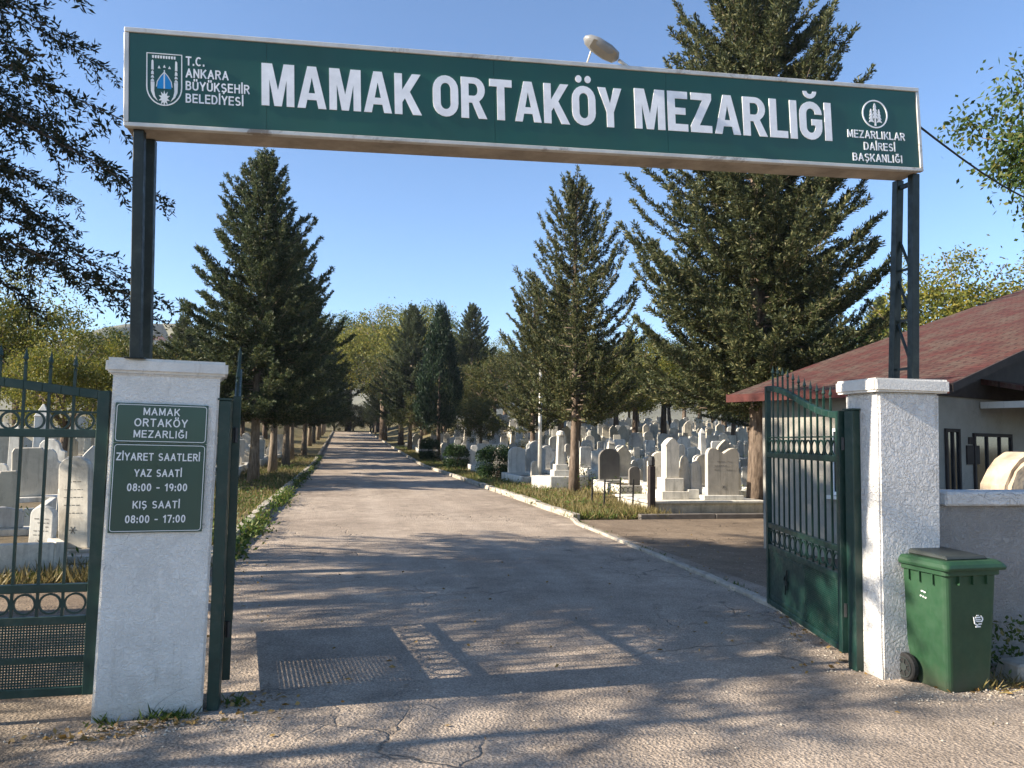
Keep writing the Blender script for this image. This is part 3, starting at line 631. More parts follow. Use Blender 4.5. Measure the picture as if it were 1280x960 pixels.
# ------------------------------------------------------------------ gates
def gate(name, label, loc, ang, L, zb, zh, zf, rings_hi, rings_lo, ztop_panel, pitch, panel='mesh', shape='s'):
    root = empty(name, loc, ang); tag(root, label, 'gate'); st = .07
    def top(x):
        t = x / L
        if shape == 's': t = t * t * (3 - 2 * t)
        return zh + (zf - zh) * t
    b = MB(); b.box(0, st, -.025, .025, zb, top(0) + .03); b.box(L - st * .7, L, -.025, .025, zb, top(L) + .02)
    for z in (zb, ztop_panel - .055, rings_lo[1], rings_hi[0] - .035): b.box(st + .001, L - st * .7 - .001, -.02, .02, z, z + .05)
    xs = np.linspace(st, L - st * .7, 13)
    for xa, xb in zip(xs, xs[1:]):
        b.hexa([(xa, -.02, top(xa) - .03), (xb, -.02, top(xb) - .03), (xb, .02, top(xb) - .03), (xa, .02, top(xa) - .03)], [(xa, -.02, top(xa) + .025), (xb, -.02, top(xb) + .025), (xb, .02, top(xb) + .025), (xa, .02, top(xa) + .025)])
    b.build('frame', M['gate'], root, bevel=.003)
    n = max(1, int(round((L - st * 1.7) / pitch))); px = (L - st * 1.7) / n
    b = MB(); b.box(st, L - st * .7, -.008, .008, rings_hi[1], rings_hi[1] + .012); b.build('thin_rail', M['gate'], root)
    for k in range(1, n):
        x = st + k * px; b = MB(); b.box(x - .0075, x + .0075, -.0075, .0075, ztop_panel - .01, top(x) + .13); bar = b.build('bar', M['gate'], root)
        b = MB(); b.lathe([(.008, top(x) + .12), (.013, top(x) + .13), (.005, top(x) + .14), (.016, top(x) + .158), (.008, top(x) + .19), (.001, top(x) + .225)], 8, (x, 0)); b.build('spear_finial', M['gate'], bar)
    b = MB(); b2 = MB(); r1 = min(px / 2 - .011, (rings_hi[1] - rings_hi[0] - .015) / 2); r2 = min(px / 2 - .011, (rings_lo[1] - rings_lo[0]) / 2 - .004)
    for k in range(n):
        x = st + (k + .5) * px; b.ring((x, 0, rings_hi[0] + .015 + r1), r1, .012); b2.ring((x, 0, (rings_lo[0] + rings_lo[1]) / 2), r2, .012)
    b.build('ring_band', M['gate'], root); b2.build('ring_band', M['gate'], root)
    def screen(x0, x1, z0, z1):
        b = MB(); p = .016
        for x in np.arange(x0, x1, p): b.box(x - .0035, x + .0035, -.004, .004, z0, z1)
        for z in np.arange(z0, z1, p): b.box(x0, x1, -.0055, .0055, z - .0035, z + .0035)
        return b
    z0, z1 = zb + .05, ztop_panel - .055
    if panel == 'mesh':
        screen(st, L - st * .7, z0, z1).build('screen_panel', M['gate'], root)
        b = MB(); b.box(st, L - st * .7, -.012, .012, z0 + .14, z0 + .18); b.build('screen_rail', M['gate'], root)
    else:
        xm = L * .45
        b = MB(); b.box(xm, L - st * .7, -.008, .008, z0, z1); b.box(xm + .02, L - st * .7 - .03, -.014, .014, z0 + .02, z0 + .05); b.box(xm + .02, L - st * .7 - .03, -.014, .014, z1 - .05, z1 - .02)
        pn = b.build('sheet_panel', M['gate'], root, bevel=.002)
        screen(st, xm - .002, z0, z1).build('screen_panel', M['gate'], root)
        b = MB(); cx1, cz1 = xm + (L - xm) * .45, (z0 + z1) / 2
        for k in range(4):
            a = k * math.pi / 2; b.tube([(cx1, .018, cz1 + .0), (cx1 + .05 * math.cos(a) - .02 * math.sin(a), .018, cz1 + .10 * math.sin(a) + .02), (cx1 + .035 * math.cos(a + .8), .018, cz1 + .13 * math.sin(a + .5))], .006, 5)
        b.lathe([(.02, cz1 - .02), (.02, cz1 + .02)], 8, (cx1, .012)); b.build('ornament', M['post'], pn)
    b = MB()
    for z in (zb + .28, zh - .28): b.tube([(-.02, 0, z), (-.02, 0, z + .1)], .016, 8)
    b.build('hinge', M['black'], root)
    return root
gate('gate_leaf', 'green iron gate leaf with a curved top standing open beside the right pillar', (3.842, 5.36, 0), math.atan2(1.78, .42), 1.85, .10, 1.94, 2.27, (1.60, 1.76), (.70, .86), .70, .14, 'sheet')
gate('gate_leaf', 'green gate leaf swung open edge-on beside the left pillar', (-.69, 5.40, 0), math.atan2(1.74, -.21), 1.80, .12, 1.94, 2.27, (1.60, 1.76), (.70, .86), .70, .14, 'sheet')
gate('side_gate', 'closed green side gate with rings and mesh panel left of the hours board pillar', (-1.40, 5.17, 0), math.atan2(0, -1) + .02, 1.35, .15, 1.94, 2.10, (1.715, 1.83), (.62, .755), .62, .135, 'mesh', 'l')
for (x, y, h, lb) in ((-.735, 5.235, 1.93, 'dark green hinge post fixed to the left pillar beside the road'), (3.868, 5.27, 1.97, 'green hinge post fixed to the sunlit side of the right pillar')):
    g = empty('hinge_post', (x, y, 0)); tag(g, lb, 'post')
    b = MB(); b.box(-.035, .035, -.05, .05, 0, h); b.build('tube', M['gate'], g, bevel=.005)
    b = MB(); b.box(-.042, .042, -.057, .057, h + .001, h + .014); b.build('cap_plate', M['gate'], g)

# ------------------------------------------------------------------ wall, bin
wl_ = empty('boundary_wall', (4.64, 5.2, 0)); tag(wl_, 'low white plaster boundary wall running right from the coarse pillar', 'wall')
b = MB(); b.box(-.20, 9, .03, .25, -.05, 1.236); b.build('wall_body', M['wall'], wl_, bevel=.006)
b = MB(); b.box(-.02, 9, -.025, .30, 1.238, 1.345); b.build('coping', M['pillar_rough'], wl_, bevel=.012, jitter=.003)

bn = empty('wheelie_bin', (4.30, 4.86, 0), R(3)); tag(bn, 'green plastic wheelie bin with a dark lid panel in front of the low wall', 'bin')
def rr4(x0, x1, y0, y1, z, r=.04, n=4):
    pts = []
    for (cx1, cy1, a0) in ((x1 - r, y1 - r, 0), (x0 + r, y1 - r, 90), (x0 + r, y0 + r, 180), (x1 - r, y0 + r, 270)):
        for k in range(n + 1): a = R(a0 + 90 * k / n); pts.append(Vector((cx1 + r * math.cos(a), cy1 + r * math.sin(a), z)))
    return pts
def loft(mb, rings, cap=True):
    n = len(rings[0]); vs = [p for r in rings for p in r]
    fs = [(i * n + k, i * n + (k + 1) % n, (i + 1) * n + (k + 1) % n, (i + 1) * n + k) for i in range(len(rings) - 1) for k in range(n)]
    if cap: fs += [tuple(range(n - 1, -1, -1)), tuple(range((len(rings) - 1) * n, len(rings) * n))]
    mb.add(vs, fs)
b = MB(); loft(b, [rr4(-.165, .20, -.185, .11, .0), rr4(-.17, .205, -.19, .13, .03), rr4(-.185, .22, -.205, .20, .30), rr4(-.205, .245, -.225, .235, .80), rr4(-.225, .265, -.245, .25, .805), rr4(-.225, .265, -.245, .25, .84)])
b.build('bin_body', M['bin'], bn, smooth=False, bevel=.003)
b = MB()
for x in (-.1, .02, .14): b.prism([(x - .006, .74), (x + .006, .74), (x + .006, .805), (x - .006, .805)], -.243, -.215)
for y in (-.12, 0, .1): b.box(-.222, -.2, y - .006, y + .006, .73, .803)
b.build('rib', M['bin'], bn)
b = MB(); loft(b, [rr4(-.245, .285, -.275, .25, .842, .03), rr4(-.25, .29, -.28, .255, .862, .03), rr4(-.24, .28, -.27, .25, .885, .04), rr4(-.22, .26, -.245, .24, .905, .05)])
ld = b.build('lid', M['bin'], bn, bevel=.003)
b = MB(); b.hexa([(-.17, -.20, .907), (.20, -.20, .907), (.19, .20, .907), (-.16, .20, .907)], [(-.16, -.18, .93), (.19, -.18, .93), (.18, .18, .945), (-.15, .18, .945)]); b.build('lid_panel', M['bindark'], ld, bevel=.008)
b = MB(); b.tube([(-.2, .29, .86), (.24, .29, .86)], .017, 10); 
for x in (-.16, .2): b.box(x - .02, x + .02, .24, .295, .845, .88)
b.build('handle', M['bindark'], bn)
for x in (-.225, .235):
    b = MB(); b.tube([(x - .024, .13, .098), (x + .024, .13, .098)], .098, 24); wh = b.build('wheel', M['rubber'], bn, bevel=.008)
    b = MB(); sx = -1 if x < 0 else 1
    b.tube([(x + sx * .0242, .13, .098), (x + sx * .030, .13, .098)], .028, 14)
    for k in range(7): a = 2 * math.pi * k / 7; b.bar((x + sx * .027, .13 + .026 * math.cos(a), .098 + .026 * math.sin(a)), (x + sx * .027, .13 + .066 * math.cos(a), .098 + .066 * math.sin(a)), .01, .006)
    b.ring((0, 0, 0), .068, .008, Matrix.Translation((x + sx * .027, .13, .098)) @ Matrix.Rotation(R(90), 4, 'Z')); b.build('hub', M['bindark'], wh)
b = MB(); MT = Matrix.Translation((.06, -.2245, .49)) @ Matrix.Rotation(R(-2.3), 4, 'X')
def mk(x0, x1, z0, z1): b.box(x0, x1, -.003, .0, z0, z1, MT)
b.prism([(-.045, .03), (-.037, .025), (-.032, -.02), (-.012, -.033), (.0, -.033), (.0, -.026), (-.024, -.016), (-.03, .026)], -.003, 0, MT)
b.prism([(.045, .006), (.045, .02), (.03, .034), (.026, .028), (.036, .014), (.036, .006), (.028, -.006), (.034, -.012)], -.003, 0, MT)
mk(-.02, .022, .018, .028); mk(-.018, .024, .004, .011); mk(-.012, .028, -.008, -.001); mk(-.02, -.015, -.004, .024); mk(-.022, .02, -.044, -.036); mk(.004, .03, -.026, -.018); mk(-.01, .012, .034, .039)
b.build('sticker', M['white'], bn)
b = MB()
MT2 = Matrix.Translation((-.2005, -.02, 0)) @ Matrix.Rotation(R(-90), 4, 'Z')
for (x0, x1, z) in ((-.02, .0, .66), (.006, .02, .655), (-.03, -.018, .625), (-.006, .004, .622), (.014, .026, .618)): b.box(x0, x1, -.004, .002, z, z + .009, MT2)
b.build('label_mark', M['white'], bn)

# ------------------------------------------------------------------ gatehouse
hs = empty('gatehouse', (7.6, 8.41, 0), math.atan2(.376, .926)); tag(hs, 'low white gatehouse with a red shingle gable roof right of the gate', 'house')
EZ, PT, LY, HX = 2.5, .285, 3.5, 12.0
b = MB(); b.box(.42, 22, .45, .58, -.05, EZ - .02); b.box(.42, .55, .582, 3.2, -.05, EZ + .05); b.box(.552, 22, 3.05, 3.2, -.05, EZ - .02); b.box(21.85, 22, .582, 3.04, -.05, EZ - .02)
b.build('wall', M['housewall'], hs)
b = MB(); b.prism([(.0, EZ - .1), (HX * 2, EZ - .1), (HX, EZ + HX * PT - .12)], .40, .44); b.build('gable_board', M['wood'], hs)
def slope(x): return EZ + PT * (x if x <= HX else 2 * HX - x)
b = MB(); t_ = .07
b.hexa([(-.02, -.02, slope(0) - t_), (HX, -.02, slope(HX) - t_), (HX, LY, slope(HX) - t_), (-.02, LY + .06, slope(0) - t_)], [(-.02, -.02, slope(0)), (HX, -.02, slope(HX)), (HX, LY, slope(HX)), (-.02, LY + .06, slope(0))])
b.hexa([(HX + .002, -.02, slope(HX) - t_), (2 * HX, -.02, slope(0) - t_), (2 * HX, LY, slope(0) - t_), (HX + .002, LY, slope(HX) - t_)], [(HX + .002, -.02, slope(HX)), (2 * HX, -.02, slope(0)), (2 * HX, LY, slope(0)), (HX + .002, LY, slope(HX))])
rf = b.build('roof', M['roof'], hs)
b = MB(); b.box(-.045, -.022, -.02, LY + .06, EZ - .12, EZ + .004); b.box(-.02, .4, LY + .062, LY + .085, EZ - .11, EZ + .02); b.build('fascia', M['fascia'], rf)
b = MB(); b.hexa([(.0, -.05, EZ - .1), (HX, -.05, slope(HX) - .1), (HX, -.022, slope(HX) - .1), (.0, -.022, EZ - .1)], [(.0, -.05, EZ + .006), (HX, -.05, slope(HX) + .006), (HX, -.022, slope(HX) + .006), (.0, -.022, EZ + .006)]); b.build('barge_board', M['wood'], rf)
def window(parent, x0, x1, z0, z1, face, m=M['white'], bars=1):
    """face: ('y',c) wall facing -y at y=c, or ('x',c) wall facing -x at x=c"""
    b = MB(); f = .05
    def bx2(a0, a1, zz0, zz1, d0, d1):
        if face[0] == 'y': b.box(a0, a1, face[1] - d1, face[1] - d0, zz0, zz1)
        else: b.box(face[1] - d1, face[1] - d0, a0, a1, zz0, zz1)
    bx2(x0, x0 + f, z0, z1, .003, .035); bx2(x1 - f, x1, z0, z1, .003, .035); bx2(x0 + f, x1 - f, z0, z0 + f, .003, .034); bx2(x0 + f, x1 - f, z1 - f, z1, .003, .034)
    for k in range(bars): xx = x0 + (x1 - x0) * (k + 1) / (bars + 1); bx2(xx - .02, xx + .02, z0 + f, z1 - f, .003, .033)
    wo = b.build('window', m, parent, bevel=.003)
    b = MB(); bx2(x0 + f, x1 - f, z0 + f, z1 - f, .002, .012); b.build('pane', M['glass'], wo)
    b = MB(); bx2(x0 - .06, x1 + .06, z0 - .06, z0 - .005, .001, .09); b.build('sill', M['cap'], wo)
window(hs, 1.15, 1.95, .95, 1.95, ('x', .42), M['white'], 1)
window(hs, .75, 1.15, .6, 1.95, ('y', .45), M['wood'], 1)
window(hs, 1.55, 2.75, .85, 1.90, ('y', .45), M['wood'], 2)
b = MB(); b.box(1.35, 1.72, .428, .447, 1.45, 1.72); b.box(1.42, 1.62, .43, .447, 1.74, 1.84); b.build('wall_lamp', M['wood'], hs)
b = MB(); b.hexa([(1.75, -.75, 2.36), (6, -.75, 2.36), (6, .44, 2.62), (1.75, .44, 2.62)], [(1.75, -.75, 2.42), (6, -.75, 2.42), (6, .44, 2.70), (1.75, .44, 2.70)]); cn = b.build('canopy', M['roof'], hs)
b = MB(); b.box(1.78, 6, -.73, -.70, 2.22, 2.355); b.box(1.78, 1.81, -.69, .43, 2.26, 2.355); b.build('canopy_board', M['cap'], cn)
ps = MB(); ps.box(-.04, .04, -.04, .04, 0, 2.08); 
dpz = tag(ps.build('pole', M['wood'], bevel=.005, loc=(4.83, 5.62, 0)), 'dark brown upright pole behind the low wall next to the coarse pillar', 'pole')

# split sandstone block behind wall
ss = empty('standing_stone', (6.12, 5.95, 0)); tag(ss, 'rounded tan sandstone block with a dark cleft standing behind the low wall', 'stone')
b = MB(); b.prism([(-.30, 0), (.04, 0), (.03, .8), (.045, 1.2), (.02, 1.45), (.035, 1.66), (-.04, 1.645), (-.14, 1.59), (-.23, 1.50), (-.30, 1.36), (-.33, 1.15), (-.31, .6)], -.16, .18); b.build('block', M['stonewarm'], ss, bevel=.04, seg=2, jitter=.008)
b = MB(); b.prism([(.10, 0), (.52, 0), (.55, .6), (.54, 1.2), (.49, 1.42), (.40, 1.56), (.28, 1.64), (.12, 1.665), (.115, 1.50), (.15, 1.2), (.12, .8)], -.20, .18); b.build('block', M['stonewarm'], ss, bevel=.04, seg=2, jitter=.008)
# ------------------------------------------------------------------ foliage builders
def unit(a): return a / np.maximum(np.linalg.norm(a, axis=-1, keepdims=True), 1e-6)
def blades(P, D, Ln, W, rs):
    """leaf shaped quads from P along D"""
    n = len(P); D = unit(D); q = unit(np.cross(D, unit(rs.normal(size=(n, 3))))); Ln = Ln[:, None]; W = W[:, None]
    m = P + D * Ln * .5
    return np.stack([P, m + q * W * .5, P + D * Ln, m - q * W * .5], 1)
def conifer(name, seed, H, Rm, z0, nb, m, bark, a0=-.22, c0=.42, dens=7.0, per=22, bl=.2, bw=.05, trunk_r=.17, prof=.85, spread=.85, twl=.42, bulge=.12, hang=0.0, wide=1.0):
    rs = np.random.RandomState(seed); root = empty(name)
    tb = MB(); zz = np.linspace(0, H * .97, 9); ox = np.cumsum(rs.normal(0, .03, 9)) * .5; ox[0] = 0
    tb.tube([(ox[i], ox[-1 - i] * .3 * i / 8, z - (.1 if i == 0 else 0)) for i, z in enumerate(zz)], [trunk_r * (1.35 if i == 0 else 1) * (1 - .92 * z / H) + .01 for i, z in enumerate(zz)], 10)
    TS, TD, TL = [], [], []
    bb = MB()
    for i in range(nb):
        t = ((i + rs.rand()) / nb) ** 1.12; zb = z0 + (H - z0) * t * .985; az = i * 2.39996 + rs.normal(0, .35)
        env = (1 - t) ** prof * min(1, (t + bulge) / (bulge + .08) * .5 + .5)
        Lb = max(.28, Rm * env * rs.uniform(.62, 1.12)); s = np.linspace(0, 1, 7); aa = a0 * (1 - t) + .75 * t * t + rs.normal(0, .07); cc = c0 * rs.uniform(.6, 1.3)
        rad = Lb * (s - .10 * s ** 3 * max(0, cc)); zc = zb + Lb * (aa * s + cc * s ** 2.4); azs = az + rs.normal(0, .12) * s
        pts = np.stack([np.cos(azs) * rad, np.sin(azs) * rad, zc], 1)
        bb.tube(pts[[0, 2, 4, 6]], [.012 + .016 * Lb / Rm * 1.3, .010 + .008 * Lb / Rm, .010, .005], 4, False)
        nt = int(Lb * dens) + 3
        for k in range(nt):
            f = (k + rs.rand()) / nt; f = .12 + .88 * f; fi = f * 6; j = min(int(fi), 5); p = pts[j] + (pts[j + 1] - pts[j]) * (fi - j); tg = unit(pts[j + 1] - pts[j])
            side = np.cross(tg, [0, 0, 1]); side = unit(side) * (1 if k % 2 else -1)
            d = tg * rs.uniform(.35, 1.0) + side * spread * rs.uniform(.2, 1.1) + np.array([0, 0, rs.uniform(-.25, .6) - hang * rs.rand() * 1.6])
            TS.append(p); TD.append(unit(d)); TL.append(twl * (.45 + .8 * (1 - f)) * rs.uniform(.6, 1.25) * min(1, .5 + Lb / Rm))
        TS.append(pts[5]); TD.append(unit(pts[6] - pts[5])); TL.append(np.linalg.norm(pts[6] - pts[5]) + .12)
    for k in range(10): TS.append(np.array([0, 0, H * .93 + k * .05 * H / 12])); TD.append(unit(np.array([rs.normal(0, .4), rs.normal(0, .4), 1.]))); TL.append(.3)
    TS, TD, TL = np.array(TS), np.array(TD), np.array(TL)
    cnt = np.maximum(5, (per * TL / twl).astype(int)); idx = np.repeat(np.arange(len(TS)), cnt); n = len(idx)
    uu = rs.rand(n); P = TS[idx] + TD[idx] * (TL[idx] * uu)[:, None] + rs.normal(0, .02, (n, 3))
    D = TD[idx] * .9 + unit(rs.normal(size=(n, 3))) * .85 * wide + np.array([0, 0, .12])
    V = blades(P, D, rs.uniform(.6, 1.25, n) * bl, rs.uniform(.6, 1.3, n) * bw, rs)
    tb.build('trunk', bark, root, smooth=True); bb.build('limbs', bark, root)
    quads_mesh('crown', V, m, root); return root
def deciduous(name, seed, H, Rm, z0, m, bark, ncl=125, per=200, ls=.10, trunk_r=.14, cl=.5, flat=.85, droop=0.0, lobes=5):
    rs = np.random.RandomState(seed); root = empty(name); tb = MB()
    fork = z0 + (H - z0) * .12
    tb.tube([(0, 0, -.1), (.03, .02, fork * .5), (-.02, .04, fork)], [trunk_r * 1.3, trunk_r, trunk_r * .85], 10)
    lob = []
    for k in range(lobes):
        a = k * 2.4 + rs.rand(); rr_ = Rm * rs.uniform(.35, .62); zc = z0 + (H - z0) * rs.uniform(.3, .78); c = np.array([math.cos(a) * rr_, math.sin(a) * rr_, zc]); lob.append((c, Rm * rs.uniform(.42, .62)))
    lob.append((np.array([0, 0, z0 + (H - z0) * .68]), Rm * .55))
    for c, r_ in lob:
        mid = c * np.array([.4, .4, 0]) + np.array([rs.normal(0, .1), rs.normal(0, .1), (fork + c[2]) * .5 - .1]); tb.tube([(-.02, .04, fork - .05), mid, c], [trunk_r * .55, trunk_r * .36, .02], 7)
        for q in range(5):
            e = c + unit(rs.normal(size=3)) * r_ * np.array([1, 1, flat]) * .85; mm = mid * .4 + c * .6 * 1.0; tb.tube([mm, (mm + e) / 2 + rs.normal(0, .1, 3), e], [trunk_r * .18, .016, .006], 5)
    C = []
    for k in range(ncl):
        c, r_ = lob[rs.randint(len(lob))]; d = unit(rs.normal(size=3)); d[2] = d[2] * flat; C.append(c + d * r_ * rs.uniform(.55, 1.12))
    C = np.array(C); C[:, 2] = np.maximum(C[:, 2], z0 + rs.uniform(0, .5, ncl)); cnt = (per * rs.uniform(.4, 1.5, ncl)).astype(int)
    idx = np.repeat(np.arange(ncl), cnt); n = len(idx); csz = rs.uniform(.5, 1.2, ncl)[idx] * cl
    off = rs.normal(size=(n, 3)) * np.array([.5, .5, .36]) * csz[:, None]; P = C[idx] + off
    P[:, 2] -= droop * np.abs(rs.normal(size=n)) * csz
    D = unit(rs.normal(size=(n, 3))) + np.array([0, 0, -.35 - droop]) + unit(off) * .4
    V = blades(P, D, rs.uniform(.6, 1.3, n) * ls, rs.uniform(.7, 1.2, n) * ls * .52, rs)
    tb.build('trunk', bark, root, smooth=True); quads_mesh('crown', V, m, root); return root
def cypress(name, seed, H, Rm, z0, m, bark, n=26000):
    rs = np.random.RandomState(seed); root = empty(name); tb = MB(); tb.tube([(0, 0, -.1), (0, 0, z0 + 1), (0, 0, H * .8)], [.16, .13, .02], 8)
    ncl = 420; t = rs.rand(ncl) ** .85; z = z0 + (H - z0) * t; env = Rm * np.where(t < .25, .72 + .28 * np.sin(t / .25 * math.pi / 2), (1 - (t - .25) / .75) ** .75) + .06
    a = rs.rand(ncl) * 6.283; r_ = env * (.5 + .6 * rs.rand(ncl) ** .5); C = np.stack([np.cos(a) * r_, np.sin(a) * r_, z], 1)
    idx = rs.randint(0, ncl, n); off = rs.normal(size=(n, 3)) * np.array([.13, .13, .34]); P = C[idx] + off
    D = np.stack([np.cos(a[idx]) * .35, np.sin(a[idx]) * .35, np.full(n, 1.)], 1) + rs.normal(size=(n, 3)) * .4
    V = blades(P, D, rs.uniform(.6, 1.3, n) * .26, rs.uniform(.6, 1.2, n) * .07, rs)
    tb.build('trunk', bark, root, smooth=True); quads_mesh('crown', V, m, root); return root
def place(o, x, y, label, group=None, s=1.0, sz=None, rz=None, cat='tree', dz=0):
    o.location = (x, y, gzf(x, y) + dz); o.scale = (s, s, sz or s); o.rotation_euler = (0, 0, rnd.uniform(0, 6.28) if rz is None else rz); tag(o, label, cat, group); return o

# ------------------------------------------------------------------ trees
LR = 'conifers in the row left of the road'
cA = conifer('conifer_tree', 11, 12.0, 3.75, 2.3, 260, M['conifer'], M['barkpale'], dens=8.5, per=58, bl=.13, bw=.038, prof=.72)
cB = conifer('conifer_tree', 12, 11.0, 3.3, 2.5, 220, M['conifer'], M['barkpale'], dens=7.5, per=44, bl=.14, bw=.045, prof=.75)
place(cA, -3.05, 29.0, 'tall dark conifer nearest the gate in the row left of the road', LR, rz=1.0)
place(cB, -3.1, 37.5, 'second conifer from the gate in the row left of the road', LR, 1.03)
tag(cB, 'second conifer from the gate in the row left of the road', 'tree', LR)
for k, y in enumerate((46, 54, 63, 72, 81, 90, 100, 111, 123, 136, 150)):
    place(copy_tree(cB if k % 2 else cA), -3.1 + rnd.uniform(-.25, .25), y, 'third conifer from the gate in the row left of the road' if k == 0 else 'conifer in the merging far end of the row left of the road', LR if k == 0 else 'far end of the left conifer row', rnd.uniform(1.0, 1.15) + max(0, y - 80) * .0035)
for k, (x, y) in enumerate(((-8.5, 44), (-10, 58), (-9, 74))):
    place(copy_tree(cB), x, y, 'dark conifer standing behind the row left of the road', 'conifers behind the left row', rnd.uniform(.7, .85))
sp = conifer('spruce_tree', 21, 10.3, 3.1, 2.3, 160, M['conifer_warm'], M['bark'], a0=-.1, c0=.62, dens=7.5, per=42, bl=.12, bw=.036, trunk_r=.15, prof=.75, spread=.6, twl=.34)
place(sp, 7.35, 23.9, 'slender open spruce with upturned branches on the right verge beside the bushes', None, rz=.4)
sp2 = place(copy_tree(sp), 8.6, 34.5, 'shorter spruce half hidden behind the slender open spruce', None, .86, rz=2.2)
bigc = conifer('conifer_tree', 31, 15.5, 4.2, 2.7, 400, M['conifer_warm'], M['bark'], a0=-.25, c0=.5, dens=9, per=62, bl=.12, bw=.036, trunk_r=.27, prof=.6, twl=.46)
place(bigc, 10.55, 18.1, 'very tall broad conifer with a thick trunk behind the open right gate leaf', None, rz=.3)
cy = cypress('cypress_tree', 41, 11.0, 1.55, 2.3, M['cypress'], M['bark'])
place(cy, 7.0, 57, 'dense dark green cypress on the right verge beyond the hedges')
RR = 'conifers beyond the cypress right of the road'
for (x, y, s, lb) in ((6.2, 72, 1.12, 'pointed conifer just left of the dark cypress'), (12.2, 74, 1.05, 'pointed conifer just right of the dark cypress'), (5.9, 140, .9, 'small conifer tip rising over the yellow tree at the road end'), (15.5, 58, .72, 'conifer behind the left edge of the second spruce'), (19, 62, .8, 'conifer among the graves behind the spruces')):
    place(copy_tree(cA), x, y, lb, RR, s)
dA = deciduous('deciduous_tree', 51, 5.6, 2.9, 1.5, M['leaf_yellow'], M['bark'])
dB = deciduous('deciduous_tree', 52, 5.2, 2.5, 1.6, M['leaf_olive'], M['bark'])
dC = deciduous('deciduous_tree', 53, 5.4, 2.7, 1.5, M['leaf_green'], M['bark'])
place(dA, -12.2, 33, 'broad yellow-green tree behind the graves left of the gate', None, 1.4)
place(copy_tree(dA), -8.6, 27.0, 'rounded yellow-green tree behind the ring band of the side gate', None, .92)
place(dB, -7.1, 30.0, 'olive leafy tree right behind the steel post above the left pillar', None, 1.0)
place(dC, -14.5, 30, 'green leafy tree at the left edge behind the side gate')
place(copy_tree(dA), -17.5, 48, 'yellow-green tree far back among the graves on the left', None, 1.15)
place(copy_tree(dB), -11.8, 48, 'olive tree far back among the graves on the left', None, 1.2)
TE = 'leafy trees at the far end of the road'
for (x, y, s, src, lb) in ((5.4, 104, 3.3, dA, 'tall yellow-green tree at the far end on the right of the road'), (6.4, 86, 2.0, dB, 'olive tree on the right verge before the yellow-green tree'), (6.6, 66, 1.0, dB, 'small olive tree left of the dark cypress'),
                           (8.6, 48, .82, dB, 'small olive tree behind the hedges right of the cypress'), (10.5, 98, 3.0, dA, 'yellow-green tree behind the pointed conifers'), (1.2, 160, 4.2, dC, 'green tree closing the far end of the road'), (-4.5, 162, 4.4, dA, 'yellow tree left of the road end'), (6.5, 152, 4.2, dB, 'olive tree behind the road end'), (-9, 152, 4.0, dC, 'green tree left behind the end of the conifer row'), (12, 128, 3.6, dC, 'green tree behind the yellow-green tree at the road end')):
    place(copy_tree(src), x, y, lb, TE, s)
for k, (x, y) in enumerate(((-1.5, 156), (2.2, 155), (5.6, 157), (-6, 157), (9, 154), (-10, 156))):
    place(copy_tree((dC, dB)[k % 2]), x, y, ('green', 'olive')[k % 2] + ' low bushy tree closing the end of the road', ('green', 'olive')[k % 2] + ' bushy trees at the road end', 1.5, dz=-2.3)
FL = 'tree line closing the cemetery'
for k, (x, y) in enumerate(((-7.5, 62), (-12, 66), (-8, 86), (-14, 88), (-19, 70), (-9, 108), (-16, 112), (-24, 92), (-11, 130), (-22, 55), (-28, 66))):
    place(copy_tree((dC, dB)[k % 2]), x, y, ('green', 'olive')[k % 2] + ' leafy tree far back between the trunks left of the road', ('green', 'olive') [k % 2] + ' trees far left of the road', 1.35 + (y - 60) * .012)
for k in range(13):
    x = 14 + k * 5.2; y = 104 + 7 * (k % 3) - k * 1.2; place(copy_tree((dC, dB, dA)[k % 3]), x, y, ('green', 'olive', 'yellow-green')[k % 3] + ' tree in the tree line along the horizon right of the road', ('green', 'olive', 'yellow-green')[k % 3] + ' ' + FL, 2.0 + .25 * (k % 3))
BT = 'trees behind the crowded graves'
rs_ = random.Random(9); srcs = [dB, dA, dC]; nm = ['olive', 'yellow-green', 'green']
for k, (x, y) in enumerate(((12.5, 40), (17, 43), (15, 52), (21, 48), (25.5, 47), (29, 51), (22, 60), (28, 63), (33, 58), (17.5, 70), (24, 76), (31, 78), (38, 72), (37, 62), (44, 66), (14, 88), (22, 92), (30, 96), (13, 66), (10.5, 80))):
    place(copy_tree(srcs[k % 3]), x, y, nm[k % 3] + ' leafy tree among the crowded graves right of the road', nm[k % 3] + ' ' + BT, rs_.uniform(1.15, 1.5))
for k, (x, y) in enumerate(((20, 34), (26, 38), (33, 42), (13.5, 47), (18.5, 60), (27, 70), (35, 66), (11.5, 90))):
    place(copy_tree(cA), x, y, 'dark conifer standing far back among the graves right of the road', 'far conifers among the graves', rs_.uniform(.75, .95))
# trees over and beside the gatehouse
dR = deciduous('willow_tree', 61, 7.0, 2.6, 4.1, M['leaf_green'], M['bark'], ncl=120, per=240, ls=.095, cl=.40, droop=.4)
place(dR, 11.0, 8.3, 'drooping grey-green tree reaching in at the upper right above the roof', None, 1.0)
place(copy_tree(dA), 24.6, 26.8, 'bright yellow-green leafy tree behind the gatehouse roof', None, 1.75)
place(copy_tree(dC), 17.0, 21.5, 'pale tree between the broad conifer and the gatehouse roof', None, 1.0)
# big pines left of the gate; they throw the dappled shade on the road
pN = conifer('pine_tree', 71, 8.8, 4.3, 4.25, 170, M['pine'], M['bark'], a0=-.02, c0=-.26, dens=8.0, per=80, bl=.078, bw=.024, trunk_r=.22, prof=.28, spread=.9, twl=.75, bulge=.9, wide=1.1, hang=.7)
place(pN, -6.3, 8.1, 'big dark pine hanging in at the upper left behind the sign', None, rz=.6)

